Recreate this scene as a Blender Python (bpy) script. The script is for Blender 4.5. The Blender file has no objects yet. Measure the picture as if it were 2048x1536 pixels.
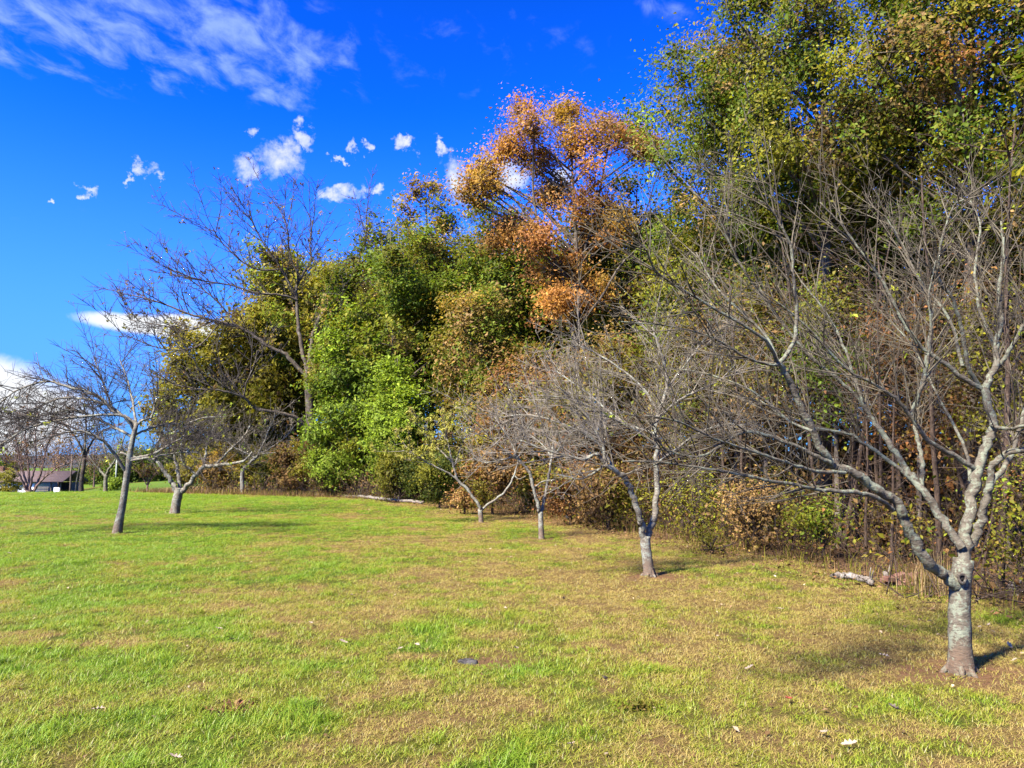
import bpy, math, random
import numpy as np
from mathutils import Vector

# ------------------------------------------------------------------ camera, sky, sun, exposure
scene = bpy.context.scene
C = scene.collection
F_PX, CX, CY, HORIZON = 1547.0, 1024.0, 768.0, 930.0
CAM_Z = 1.6
PITCH = math.atan((HORIZON - CY) / F_PX)
cam_data = bpy.data.cameras.new('camera')
cam_data.sensor_width = 36.0
cam_data.lens = 36.0 * F_PX / 2048.0
cam_data.clip_start = 0.05
cam_data.clip_end = 6000.0
cam = bpy.data.objects.new('camera', cam_data)
cam.location = (0, 0, CAM_Z)
cam.rotation_euler = (math.pi / 2 + PITCH, 0, 0)
C.objects.link(cam)
scene.camera = cam

SUN_DIR = Vector((-0.55, -0.54, 0.75)).normalized()      # towards the sun: left, behind the camera
SUN_EL = math.asin(SUN_DIR.z)
SUN_AZ = math.atan2(SUN_DIR.x, SUN_DIR.y)
sun_data = bpy.data.lights.new('sun', 'SUN')
sun_data.energy = 5.0
sun_data.angle = math.radians(5.0)
sun_data.color = (1.0, 0.93, 0.80)
sun = bpy.data.objects.new('sun', sun_data)
sun.rotation_euler = (-SUN_DIR).to_track_quat('-Z', 'Y').to_euler()
sun.location = (-30, -30, 40)
C.objects.link(sun)

scene.view_settings.view_transform = 'Standard'
scene.view_settings.look = 'None'
scene.view_settings.exposure = 2.25
scene.view_settings.gamma = 1.0
scene.view_settings.use_curve_mapping = False
scene.cycles.max_bounces = 6
scene.cycles.diffuse_bounces = 3
scene.cycles.transmission_bounces = 3
scene.cycles.sample_clamp_indirect = 6.0

FWD = Vector((0, math.cos(PITCH), math.sin(PITCH)))
UP = Vector((0, -math.sin(PITCH), math.cos(PITCH)))


def ray(px, py):
    return FWD + Vector((1, 0, 0)) * ((px - CX) / F_PX) + UP * ((CY - py) / F_PX)


def P(px, py, depth):
    """world point seen at a pixel of the photograph, on the plane y = depth"""
    d = ray(px, py)
    return Vector((0, 0, CAM_Z)) + d * (depth / d.y)


# ---- world: physical sky, saturated as in the photograph, and clouds laid out by direction
world = bpy.data.worlds.new('World')
scene.world = world
world.use_nodes = True
WN, WL = world.node_tree.nodes, world.node_tree.links
WN.clear()


class NB:
    """small helper to write node trees"""
    def __init__(self, nt):
        self.n, self.l = nt.nodes, nt.links

    def node(self, t, **kw):
        nd = self.n.new(t)
        for k, v in kw.items():
            setattr(nd, k, v)
        return nd

    def put(self, sock, v):
        if isinstance(v, bpy.types.NodeSocket):
            self.l.new(v, sock)
        elif v is not None:
            sock.default_value = v

    def m(self, op, a, b=None, c=None, clamp=False):
        nd = self.node('ShaderNodeMath', operation=op, use_clamp=clamp)
        self.put(nd.inputs[0], a)
        self.put(nd.inputs[1], b)
        self.put(nd.inputs[2], c)
        return nd.outputs[0]

    def v(self, op, a, b=None):
        nd = self.node('ShaderNodeVectorMath', operation=op)
        self.put(nd.inputs[0], a)
        self.put(nd.inputs[1], b)
        return nd.outputs['Value'] if op in ('DOT_PRODUCT', 'LENGTH') else nd.outputs[0]

    def noise(self, vec, scale, detail=4, rough=0.55, dist=0.0, out='Fac'):
        nd = self.node('ShaderNodeTexNoise')
        self.put(nd.inputs['Vector'], vec)
        nd.inputs['Scale'].default_value = scale
        nd.inputs['Detail'].default_value = detail
        nd.inputs['Roughness'].default_value = rough
        nd.inputs['Distortion'].default_value = dist
        return nd.outputs[out]

    def step(self, x, a, b, lo=0.0, hi=1.0, smooth=True):
        nd = self.node('ShaderNodeMapRange', interpolation_type='SMOOTHSTEP' if smooth else 'LINEAR')
        self.put(nd.inputs[0], x)
        for i, q in enumerate((a, b, lo, hi)):
            nd.inputs[i + 1].default_value = q
        return nd.outputs[0]

    def mix(self, f, a, b, blend='MIX'):
        nd = self.node('ShaderNodeMix', data_type='RGBA', blend_type=blend)
        self.put(nd.inputs[0], f)
        self.put(nd.inputs[6], a if isinstance(a, bpy.types.NodeSocket) else (*a, 1))
        self.put(nd.inputs[7], b if isinstance(b, bpy.types.NodeSocket) else (*b, 1))
        return nd.outputs[2]

    def attr(self, name, kind='GEOMETRY', out='Fac'):
        nd = self.node('ShaderNodeAttribute', attribute_name=name, attribute_type=kind)
        return nd.outputs[out]


W = NB(world.node_tree)
SKY_STRENGTH = 0.066
sky = W.node('ShaderNodeTexSky', sky_type='NISHITA', sun_disc=False)
sky.sun_elevation = SUN_EL
sky.sun_rotation = SUN_AZ
sky.altitude = 200
sky.air_density = 1.0
sky.dust_density = 0.3
sky.ozone_density = 3.0
tc = W.node('ShaderNodeTexCoord')
D = W.v('NORMALIZE', tc.outputs['Generated'])
gam = W.node('ShaderNodeGamma')
scl = W.mix(1.0, sky.outputs[0], (0.16, 0.16, 0.16), 'MULTIPLY')
W.put(gam.inputs[0], scl)
gam.inputs[1].default_value = 2.0
blue = W.mix(1.0, gam.outputs[0], (0.5, 6.4, 14.2), 'MULTIPLY')
sepd = W.node('ShaderNodeSeparateXYZ')
W.put(sepd.inputs[0], D)
blue = W.mix(W.step(sepd.outputs[2], 0.0, 0.44, 0.92, 0.0), blue, (0.55, 1.15, 3.3))     # paler air towards the horizon

wob = W.noise(D, 26.0, 6, 0.62, 0.3)
wob2 = W.noise(D, 75.0, 4, 0.6, 0.2)
edge = W.m('ADD', W.m('MULTIPLY', W.m('SUBTRACT', wob, 0.5), 2.4), W.m('MULTIPLY', W.m('SUBTRACT', wob2, 0.5), 1.1))


nz1 = W.noise(D, 16.0, 2, 0.5, 0.0, 'Color')
nz2 = W.noise(D, 60.0, 4, 0.65, 0.0, 'Color')
DW = W.v('ADD', D, W.v('ADD', W.v('MULTIPLY', W.v('SUBTRACT', nz1, (0.5, 0.5, 0.5)), (0.055, 0.055, 0.055)), W.v('MULTIPLY', W.v('SUBTRACT', nz2, (0.5, 0.5, 0.5)), (0.040, 0.040, 0.040))))


def blob(px, py, wx, wy, rot=0.0, D=D):
    """elliptic mask around the direction of a pixel; half axes in pixels of the photograph"""
    c = ray(px, py)
    L = c.length
    c.normalize()
    e1 = (Vector((1, 0, 0)) - c * c.x).normalized()
    e2 = c.cross(e1) * -1
    if e2.z < 0:
        e2 = -e2
    a = math.radians(rot)
    f1 = e1 * math.cos(a) + e2 * math.sin(a)
    f2 = e2 * math.cos(a) - e1 * math.sin(a)
    s1, s2 = F_PX * L / wx / L / L, F_PX * L / wy / L / L
    qa = W.m('MULTIPLY', W.v('DOT_PRODUCT', D, tuple(f1)), s1 * 1.0)
    qb = W.m('MULTIPLY', W.v('DOT_PRODUCT', D, tuple(f2)), s2 * 1.0)
    r2 = W.m('ADD', W.m('MULTIPLY', qa, qa), W.m('MULTIPLY', qb, qb))
    front = W.m('GREATER_THAN', W.v('DOT_PRODUCT', D, tuple(c)), 0.3)
    return W.m('MULTIPLY', W.m('SUBTRACT', 1.0, r2), front, clamp=True)


cum = None
for b in ((563, 328, 60, 52, -20), (490, 345, 42, 34, -30), (605, 276, 34, 22, -8), (500, 270, 20, 15, 30),
          (690, 374, 52, 22, 3), (742, 374, 20, 20, -40), (818, 292, 38, 18, -8), (893, 309, 24, 16, -25),
          (925, 372, 66, 60, -35), (1010, 350, 90, 60, -10), (795, 404, 28, 13, 0), (182, 381, 22, 12, -10),
          (293, 345, 17, 15, -50), (105, 379, 11, 8, 0), (680, 299, 12, 10, 0), (712, 272, 12, 16, 0),
          (742, 278, 12, 14, -40), (1110, 370, 60, 40, 0), (270, 357, 9, 12, 0), (310, 357, 12, 8, 0)):
    q = blob(*b, D=DW)
    cum = q if cum is None else W.m('MAXIMUM', cum, q)
cum_a = W.step(W.m('ADD', cum, W.m('MULTIPLY', edge, 0.62)), 0.44, 1.25)
cum_a = W.m('MULTIPLY', cum_a, W.step(cum, 0.0, 0.5))
len_ = None
for b in ((300, 650, 130, 20, -7), (360, 655, 80, 26, -8), (10, 830, 130, 75, 0), (-120, 780, 160, 60, 0)):
    q = blob(*b)
    len_ = q if len_ is None else W.m('MAXIMUM', len_, q)
len_a = W.step(W.m('ADD', len_, W.m('MULTIPLY', edge, 0.22)), 0.12, 0.7)
len_a = W.m('MULTIPLY', len_a, W.step(len_, 0.0, 0.15))

# high thin cloud: a flat layer seen in perspective, streaked
inv = W.m('DIVIDE', 1.0, W.m('MAXIMUM', sepd.outputs[2], 0.06))
comb = W.node('ShaderNodeCombineXYZ')
W.put(comb.inputs[0], W.m('MULTIPLY', sepd.outputs[0], inv))
W.put(comb.inputs[1], W.m('MULTIPLY', sepd.outputs[1], inv))
mp = W.node('ShaderNodeMapping')
W.put(mp.inputs[0], comb.outputs[0])
mp.inputs['Rotation'].default_value = (0, 0, math.radians(-28))
mp.inputs['Scale'].default_value = (1.25, 0.75, 1.0)
cir = W.noise(mp.outputs[0], 9.0, 7, 0.60, 0.35)
cirL = W.noise(mp.outputs[0], 1.6, 3, 0.5, 0.3)
reg = None
for b in ((100, 0, 480, 115, -12), (450, 70, 230, 95, -18), (630, 100, 90, 55, 0), (480, 140, 160, 45, -25)):
    q = blob(*b)
    reg = q if reg is None else W.m('MAXIMUM', reg, q)
faint = W.m('ADD', W.m('MULTIPLY', blob(950, 100, 420, 130, 0), 0.28), W.m('MULTIPLY', blob(480, 420, 700, 60, 0), 0.12))
faint = W.m('ADD', faint, W.m('MULTIPLY', blob(1330, 10, 60, 30, -20), 0.55))
high = W.step(sepd.outputs[2], 0.56, 0.72)               # unseen cloud overhead, added and widened to whiten the blue fill light
reg = W.m('MAXIMUM', W.m('MAXIMUM', reg, faint), W.m('MULTIPLY', high, W.step(cirL, 0.25, 0.5)))
cir_a = W.m('MULTIPLY', W.step(W.m('ADD', W.m('MULTIPLY', cir, 1.3), W.m('MULTIPLY', reg, 0.40)), 0.80, 1.30), W.step(reg, 0.0, 0.55))
cir_a = W.m('MULTIPLY', cir_a, 0.72)

CL = 3.4
shade = W.step(W.noise(D, 30.0, 4, 0.6), 0.35, 0.62, 0.62, 1.0)
c1 = W.mix(cir_a, blue, (CL * 0.42, CL * 0.60, CL * 0.95))
white = W.mix(shade, (CL * 0.36, CL * 0.52, CL * 0.88), (CL * 0.95, CL * 0.97, CL * 1.0))
c2 = W.mix(cum_a, c1, white)
c3 = W.mix(len_a, c2, (CL * 1.0, CL * 1.03, CL * 1.08))
bg = W.node('ShaderNodeBackground')
W.put(bg.inputs[0], c3)
bg.inputs[1].default_value = SKY_STRENGTH
wo = W.node('ShaderNodeOutputWorld')
WL.new(bg.outputs[0], wo.inputs[0])


# ------------------------------------------------------------------ helpers: noise, ground, tagging
def sst(x, a, b):
    t = np.clip((np.asarray(x, float) - a) / (b - a), 0, 1)
    return t * t * (3 - 2 * t)


def vnoise(x, y, seed=0):
    x = np.asarray(x, float); y = np.asarray(y, float)
    xi = np.floor(x).astype(np.int64); yi = np.floor(y).astype(np.int64)
    fx = x - xi; fy = y - yi
    fx = fx * fx * (3 - 2 * fx); fy = fy * fy * (3 - 2 * fy)

    def h(i, j):
        n = (i * 374761393 + j * 668265263 + seed * 974711) & 0x7fffffff
        n = ((n ^ (n >> 13)) * 1274126177) & 0x7fffffff
        n = (n ^ (n >> 16)) & 0xffff
        return n / 65535.0
    return (h(xi, yi) * (1 - fx) + h(xi + 1, yi) * fx) * (1 - fy) + (h(xi, yi + 1) * (1 - fx) + h(xi + 1, yi + 1) * fx) * fy


def fbm(x, y, seed=0, octv=4):
    s = 0; a = 0.5; t = 0
    for k in range(octv):
        s = s + a * vnoise(np.asarray(x) * 2 ** k, np.asarray(y) * 2 ** k, seed + k * 17)
        t += a; a *= 0.5
    return s / t


EY = [-20, 0, 5, 8.8, 11.2, 15.5, 20, 26, 32, 39, 42.7, 45.5, 47, 60, 120, 400]
EX = [13, 8.6, 7.1, 5.9, 5.0, 3.8, 2.4, 0.6, -3.4, -9.7, -15, -20, -22, -25, -28, -40]


def edge_x(y):
    return np.interp(y, EY, EX)


def ground(x, y):
    x = np.asarray(x, float); y = np.asarray(y, float)
    d = np.maximum(0, y - 45)
    w = sst(-x / np.maximum(y, 1.0), 0.47, 0.56)
    z = -(np.minimum(0.05 * d, 3.7) * w + np.minimum(0.0125 * d, 1.6) * (1 - w))
    inside = np.clip(x - edge_x(y), 0, 30)
    z = z - 0.035 * inside * sst(40 - y, 0, 10)
    z = z + (fbm(x * 0.7, y * 0.7, 5, 3) - 0.5) * 0.06 + (fbm(x * 0.12, y * 0.12, 9, 2) - 0.5) * 0.16
    return z


def gz(x, y):
    return float(ground(x, y))


def G(px, py):
    """point on the ground seen at a pixel"""
    d = ray(px, py)
    t = (0 - CAM_Z) / d.z
    for _ in range(12):
        p = Vector((0, 0, CAM_Z)) + d * t
        t = (gz(p.x, p.y) - CAM_Z) / d.z
    p = Vector((0, 0, CAM_Z)) + d * t
    return Vector((p.x, p.y, gz(p.x, p.y)))


def tag(o, label=None, cat=None, group=None, kind=None):
    if label: o['label'] = label
    if cat: o['category'] = cat
    if group: o['group'] = group
    if kind: o['kind'] = kind
    return o


def empty(name, loc):
    o = bpy.data.objects.new(name, None)
    o.empty_display_size = 0.2
    o.location = loc
    C.objects.link(o)
    return o


def link(name, mesh, parent=None, loc=None):
    o = bpy.data.objects.new(name, mesh)
    C.objects.link(o)
    if parent is not None: o.parent = parent
    if loc is not None: o.location = loc
    return o


def np_mesh(name, verts, faces, mat, smooth=False, colors=None, attrs=None):
    """verts (n,3); faces: list of int arrays (m,k)"""
    me = bpy.data.meshes.new(name)
    verts = np.asarray(verts, np.float32)
    me.vertices.add(len(verts))
    me.vertices.foreach_set('co', verts.ravel())
    faces = [np.asarray(f, np.int32) for f in faces if len(f)]
    loops = np.concatenate([f.ravel() for f in faces])
    tot = np.concatenate([np.full(len(f), f.shape[1], np.int32) for f in faces])
    start = np.concatenate([[0], np.cumsum(tot)[:-1]]).astype(np.int32)
    me.loops.add(len(loops))
    me.loops.foreach_set('vertex_index', loops)
    me.polygons.add(len(tot))
    me.polygons.foreach_set('loop_start', start)
    if smooth:
        me.polygons.foreach_set('use_smooth', np.ones(len(tot), bool))
    if colors is not None:
        ca = me.attributes.new('Col', 'FLOAT_COLOR', 'POINT')
        cc = np.ones((len(verts), 4), np.float32); cc[:, :3] = colors
        ca.data.foreach_set('color', cc.ravel())
    for k, a in (attrs or {}).items():
        at = me.attributes.new(k, 'FLOAT', 'POINT')
        at.data.foreach_set('value', np.asarray(a, np.float32))
    me.update(calc_edges=True)
    if mat: me.materials.append(mat)
    return me


# ------------------------------------------------------------------ materials
def new_mat(name):
    m = bpy.data.materials.new(name)
    m.use_nodes = True
    m.node_tree.nodes.clear()
    b = NB(m.node_tree)
    b.out = b.node('ShaderNodeOutputMaterial')
    return m, b


def principled(b, color, rough=0.8, spec=0.25, normal=None, metal=0.0):
    p = b.node('ShaderNodeBsdfPrincipled')
    b.put(p.inputs['Base Color'], color if isinstance(color, bpy.types.NodeSocket) else (*color, 1))
    b.put(p.inputs['Roughness'], rough)
    p.inputs['Specular IOR Level'].default_value = spec
    p.inputs['Metallic'].default_value = metal
    if normal is not None: b.put(p.inputs['Normal'], normal)
    return p.outputs[0]


def bump(b, h, strength=0.5, dist=0.02):
    n = b.node('ShaderNodeBump')
    n.inputs['Strength'].default_value = strength
    n.inputs['Distance'].default_value = dist
    b.put(n.inputs['Height'], h)
    return n.outputs[0]


def leaf_mat(name, trans=0.40, rough=0.6, spec=0.12):
    m, b = new_mat(name)
    col = b.attr('Col', out='Color')
    p = principled(b, col, rough, spec)
    t = b.node('ShaderNodeBsdfTranslucent')
    b.put(t.inputs[0], b.mix(1.0, col, (1.5, 1.5, 0.9), 'MULTIPLY'))
    mx = b.node('ShaderNodeMixShader')
    mx.inputs[0].default_value = trans
    b.l.new(p, mx.inputs[1]); b.l.new(t.outputs[0], mx.inputs[2])
    b.l.new(mx.outputs[0], b.out.inputs[0])
    return m


def bark_mat(name, base, dark, lichen, lichen_amt=0.5, band=True, soil=False, scale=1.0):
    base, dark, lichen = (tuple(q * 0.62 for q in t_) for t_ in (base, dark, lichen))
    m, b = new_mat(name)
    tcn = b.node('ShaderNodeTexCoord')
    o = tcn.outputs['Object']
    mp_ = b.node('ShaderNodeMapping')
    b.put(mp_.inputs[0], o)
    mp_.inputs['Scale'].default_value = (1, 1, 3.2) if band else (3.0, 3.0, 0.6)
    n1 = b.noise(mp_.outputs[0], 14 * scale, 6, 0.65, 0.4)
    n2 = b.noise(o, 7 * scale, 5, 0.7, 0.6)
    n3 = b.noise(o, 38 * scale, 3, 0.6)
    c = b.mix(b.step(n1, 0.38, 0.62), dark, base)
    c = b.mix(b.m('MULTIPLY', b.step(b.m('ADD', n2, b.m('MULTIPLY', b.m('SUBTRACT', n3, 0.5), 0.5)), 0.62 - 0.25 * lichen_amt, 0.70 - 0.22 * lichen_amt), 0.85), c, lichen)
    c = b.mix(b.m('MULTIPLY', b.step(n3, 0.60, 0.72), 0.55), c, tuple(min(1, x * 1.3) for x in lichen))
    if soil:
        sp = b.node('ShaderNodeSeparateXYZ'); b.put(sp.inputs[0], o)
        f = b.step(b.m('ADD', sp.outputs[2], b.m('MULTIPLY', b.m('SUBTRACT', n2, 0.5), 0.9)), -0.02, 0.42, 1.0, 0.0)
        c = b.mix(b.m('MULTIPLY', f, b.step(n1, 0.3, 0.7, 0.25, 0.8)), c, (0.085, 0.046, 0.026))
    h = b.m('ADD', n1, b.m('MULTIPLY', n3, 0.5))
    b.l.new(principled(b, c, 0.9, 0.15, bump(b, h, 0.9, 0.012 / scale)), b.out.inputs[0])
    return m


def plain_mat(name, a, c, scale=8, rough=0.85, spec=0.2, bs=0.3, metal=0.0):
    a, c = tuple(q * 0.66 for q in a), tuple(q * 0.66 for q in c)
    m, b = new_mat(name)
    tcn = b.node('ShaderNodeTexCoord')
    n = b.noise(tcn.outputs['Object'], scale, 5, 0.65)
    col = b.mix(b.step(n, 0.35, 0.65), a, c)
    b.l.new(principled(b, col, rough, spec, bump(b, n, bs, 0.01), metal), b.out.inputs[0])
    return m


M_LEAF = leaf_mat('leaf')
M_DRY = leaf_mat('dry_leaf', 0.2, 0.7, 0.15)
M_FRUITBARK = bark_mat('orchard_bark', (0.165, 0.142, 0.105), (0.090, 0.074, 0.053), (0.215, 0.232, 0.165), 0.55, True, True)
M_FRUITTWIG = plain_mat('orchard_twig', (0.058, 0.045, 0.028), (0.155, 0.13, 0.088), 6)
M_PALEBARK = bark_mat('pale_orchard_bark', (0.23, 0.20, 0.155), (0.12, 0.10, 0.075), (0.29, 0.30, 0.235), 0.5, True, True)
M_SILVER = plain_mat('silver_twig', (0.09, 0.075, 0.055), (0.26, 0.225, 0.175), 6)
M_DARKTWIG = plain_mat('dark_twig', (0.035, 0.028, 0.024), (0.085, 0.07, 0.06), 5)
M_OAKBARK = bark_mat('woods_bark', (0.15, 0.115, 0.085), (0.055, 0.042, 0.03), (0.21, 0.195, 0.155), 0.3, False, False, 0.7)
M_SAPBARK = bark_mat('sapling_bark', (0.095, 0.062, 0.042), (0.035, 0.023, 0.016), (0.13, 0.10, 0.075), 0.2, False, False, 1.0)
M_OLDLOG = bark_mat('weathered_log', (0.25, 0.21, 0.17), (0.10, 0.08, 0.06), (0.33, 0.30, 0.26), 0.4, False, False, 1.2)

GREEN_HI = (0.125, 0.220, 0.008)
OLIVE = (0.212, 0.222, 0.017)
TAN = (0.285, 0.205, 0.065)


def lawn_mat():
    m, b = new_mat('lawn')
    g = b.node('ShaderNodeNewGeometry')
    pos = g.outputs['Position']
    patch = b.attr('patch')
    n1 = b.noise(pos, 55, 4, 0.7)
    n2 = b.noise(pos, 9, 4, 0.65)
    n3 = b.noise(pos, 180, 2, 0.6)
    f = b.m('ADD', patch, b.m('MULTIPLY', b.m('SUBTRACT', b.m('ADD', b.m('MULTIPLY', n1, 0.5), b.m('MULTIPLY', n2, 0.5)), 0.5), 0.9))
    c = b.mix(b.step(f, 0.15, 0.48), (0.145, 0.09, 0.034), (0.085, 0.078, 0.013))
    c = b.mix(b.step(f, 0.45, 0.85), c, (0.058, 0.098, 0.006))
    c = b.mix(b.step(n1, 0.55, 0.75, 0.0, 0.35), c, (0.20, 0.145, 0.055))
    bare = b.m('MULTIPLY', b.attr('bare'), b.step(n2, 0.30, 0.60))
    c = b.mix(bare, c, b.mix(n1, (0.12, 0.052, 0.024), (0.20, 0.11, 0.06)))
    b.l.new(principled(b, c, 0.95, 0.1, bump(b, b.m('ADD', n1, n3), 1.0, 0.03)), b.out.inputs[0])
    return m


def blade_mat():
    m, b = new_mat('grass_blade')
    patch = b.attr('patch', 'INSTANCER')
    rnd = b.attr('rnd')
    hgt = b.attr('hgt')
    oi = b.node('ShaderNodeObjectInfo')
    f = b.m('ADD', patch, b.m('ADD', b.m('MULTIPLY', b.m('SUBTRACT', rnd, 0.5), 0.55), b.m('MULTIPLY', b.m('SUBTRACT', oi.outputs['Random'], 0.5), 0.22)))
    c = b.mix(b.step(f, 0.12, 0.42), TAN, OLIVE)
    c = b.mix(b.step(f, 0.44, 0.92), c, GREEN_HI)
    c = b.mix(b.m('MULTIPLY', hgt, 0.25), c, (0.21, 0.20, 0.04))
    c = b.mix(b.step(rnd, 0.955, 0.96), c, (0.28, 0.25, 0.11))
    p = principled(b, c, 0.5, 0.3)
    t = b.node('ShaderNodeBsdfTranslucent')
    b.put(t.inputs[0], b.mix(1.0, c, (1.4, 1.4, 0.8), 'MULTIPLY'))
    mx = b.node('ShaderNodeMixShader'); mx.inputs[0].default_value = 0.35
    b.l.new(p, mx.inputs[1]); b.l.new(t.outputs[0], mx.inputs[2])
    b.l.new(mx.outputs[0], b.out.inputs[0])
    return m


def floor_mat():
    m, b = new_mat('forest_floor')
    g = b.node('ShaderNodeNewGeometry')
    n1 = b.noise(g.outputs['Position'], 22, 5, 0.7)
    n2 = b.noise(g.outputs['Position'], 2.5, 4, 0.6)
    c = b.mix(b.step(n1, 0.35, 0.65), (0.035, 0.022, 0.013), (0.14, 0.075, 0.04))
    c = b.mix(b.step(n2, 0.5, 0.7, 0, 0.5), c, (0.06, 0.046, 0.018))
    b.l.new(principled(b, c, 0.95, 0.1, bump(b, n1, 1.0, 0.05)), b.out.inputs[0])
    return m


M_LAWN, M_BLADE, M_FLOOR = lawn_mat(), blade_mat(), floor_mat()

# ------------------------------------------------------------------ the setting
TREE_BASES = [G(1922, 1345), G(1299, 1152), G(1083, 1078), G(962, 1045), G(234, 1067), G(349, 1028), G(483, 988)]


def patch_value(x, y):
    """1 = fresh green, 0 = dry tan"""
    x = np.asarray(x, float); y = np.asarray(y, float)
    n = fbm(x * 1.3 + 3, y * 1.1, 21, 4)
    big = fbm(x * 0.22, y * 0.20, 33, 3)
    fine = fbm(x * 4.3, y * 4.3, 44, 3)
    v = 0.54 + (n - 0.5) * 1.25 + (big - 0.5) * 0.6 + (fine - 0.5) * 1.15
    px = x / np.maximum(y, 0.5)                                   # left is greener, towards the woods drier
    d = edge_x(y) - x
    v = v + 0.26 * sst(-x, 2.0, 9.0) * sst(y, 9, 18)
    v = v - 0.40 * sst(x, -0.5, 3.0) * sst(14 - y, 0, 8)
    v = v - 0.20 * sst(x, -4, 1) * sst(y, 6, 12)
    v = v - 0.45 * sst(3.2 - d, 0, 3.2) * sst(y, 12, 20)
    v = v + 0.12 * sst(6 - y, 0, 2.5) * sst(1.5 - x, 0, 2)
    return np.clip(v, 0, 1.1)


# one spot of bare, dry earth round each orchard trunk and round the half-buried stone
PLATE = G(935, 1327)
BARE = [(TREE_BASES[0].x, TREE_BASES[0].y, 0.55), (TREE_BASES[1].x + 0.15, TREE_BASES[1].y, 0.5), (TREE_BASES[2].x, TREE_BASES[2].y, 0.4),
        (TREE_BASES[3].x, TREE_BASES[3].y, 0.4), (TREE_BASES[4].x, TREE_BASES[4].y, 0.3), (TREE_BASES[5].x, TREE_BASES[5].y, 0.45),
        (PLATE.x + 0.22, PLATE.y + 0.02, 0.30)]


def bare_value(x, y):
    x = np.asarray(x, float); y = np.asarray(y, float)
    v = np.zeros(np.broadcast(x, y).shape)
    wob_ = (fbm(x * 4, y * 4, 71, 3) - 0.5) * 0.5
    for bx_, by_, r in BARE:
        dd = np.hypot((x - bx_) / 1.5, y - by_) / r + wob_
        v = np.maximum(v, 1 - sst(dd, 0.45, 1.0))
    d = edge_x(y) - x
    band = (1 - sst(d, 0.2, 2.6)) * sst(y, 10, 15) * (0.5 + 0.9 * (fbm(x * 0.5, y * 0.5, 77, 3) - 0.3))
    return np.clip(np.maximum(v, band), 0, 1)


def axis(lo, hi, near_lo, near_hi, step):
    a = list(np.arange(near_lo, near_hi, step))
    s = step; q = near_hi
    while q < hi:
        a.append(q); s *= 1.18; q += s
    a.append(hi)
    s = step; q = near_lo - s; b = []
    while q > lo:
        b.append(q); s *= 1.18; q -= s
    b.append(lo)
    return np.array(b[::-1] + a)


def sheet(xs, ys, zfun):
    X, Y = np.meshgrid(xs, ys)
    Z = zfun(X, Y)
    V = np.stack([X.ravel(), Y.ravel(), Z.ravel()], 1)
    nx, ny = len(xs), len(ys)
    i = np.arange(nx * ny).reshape(ny, nx)
    Fq = np.stack([i[:-1, :-1].ravel(), i[:-1, 1:].ravel(), i[1:, 1:].ravel(), i[1:, :-1].ravel()], 1)
    return V, Fq


V, Fq = sheet(axis(-1500, 1500, -14, 8, 0.14), axis(-60, 2500, 1.5, 30, 0.17), ground)
lawn = link('lawn', np_mesh('lawn', V, [Fq], M_LAWN, True, attrs={'patch': patch_value(V[:, 0], V[:, 1]), 'bare': bare_value(V[:, 0], V[:, 1])}))
tag(lawn, 'mown grass lawn with green and dry patches', 'lawn', kind='structure')

# floor of the woods, a sheet a little above the lawn with a ragged edge
ts = np.concatenate([np.arange(-18, 47, 0.35)])
ws = np.concatenate([np.arange(0, 6, 0.35), np.arange(6, 45, 2.0)])
Tm, Wm = np.meshgrid(ts, ws)
rag = (fbm(ts * 0.9, ts * 0 + 3.3, 91, 4) - 0.5) * 1.6
Xf = edge_x(Tm) + 0.15 + rag[None, :] + Wm
Yf = Tm + Wm * 0.25
Zf = ground(Xf, Yf) + 0.012 + 0.03 * sst(Wm, 0, 0.7) + (fbm(Xf * 2, Yf * 2, 12, 3) - 0.5) * 0.05 * sst(Wm, 0.2, 1)
Vf = np.stack([Xf.ravel(), Yf.ravel(), Zf.ravel()], 1)
ii = np.arange(Xf.size).reshape(Xf.shape)
Ff = np.stack([ii[:-1, :-1].ravel(), ii[:-1, 1:].ravel(), ii[1:, 1:].ravel(), ii[1:, :-1].ravel()], 1)[:, ::-1]
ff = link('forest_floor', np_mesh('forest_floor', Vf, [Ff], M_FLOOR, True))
tag(ff, 'brown leaf-covered floor of the woods', 'forest floor', kind='structure')

# far hills
hx = np.linspace(-2600, 2600, 240)
hz = 12 + 34 * fbm(hx / 420, hx * 0, 3, 4) + 12 * fbm(hx / 40, hx * 0, 8, 3)
Vh = []
for r, (yy, k) in enumerate(((1300, -0.2), (1500, 0.55), (1750, 1.0), (2300, 0.9))):
    for x_, z_ in zip(hx, hz):
        Vh.append((x_, yy + 120 * math.sin(x_ / 500), z_ * k - 6))
n_ = len(hx)
Fh = [(r * n_ + i, r * n_ + i + 1, (r + 1) * n_ + i + 1, (r + 1) * n_ + i) for r in range(3) for i in range(n_ - 1)]
M_HILL = plain_mat('hill', (0.045, 0.05, 0.06), (0.07, 0.07, 0.075), 0.02, 1.0, 0.0, 0.0)
tag(link('hills', np_mesh('hills', Vh, [np.array(Fh)], M_HILL, True)), 'far blue wooded hills', 'hills', kind='structure')


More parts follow.
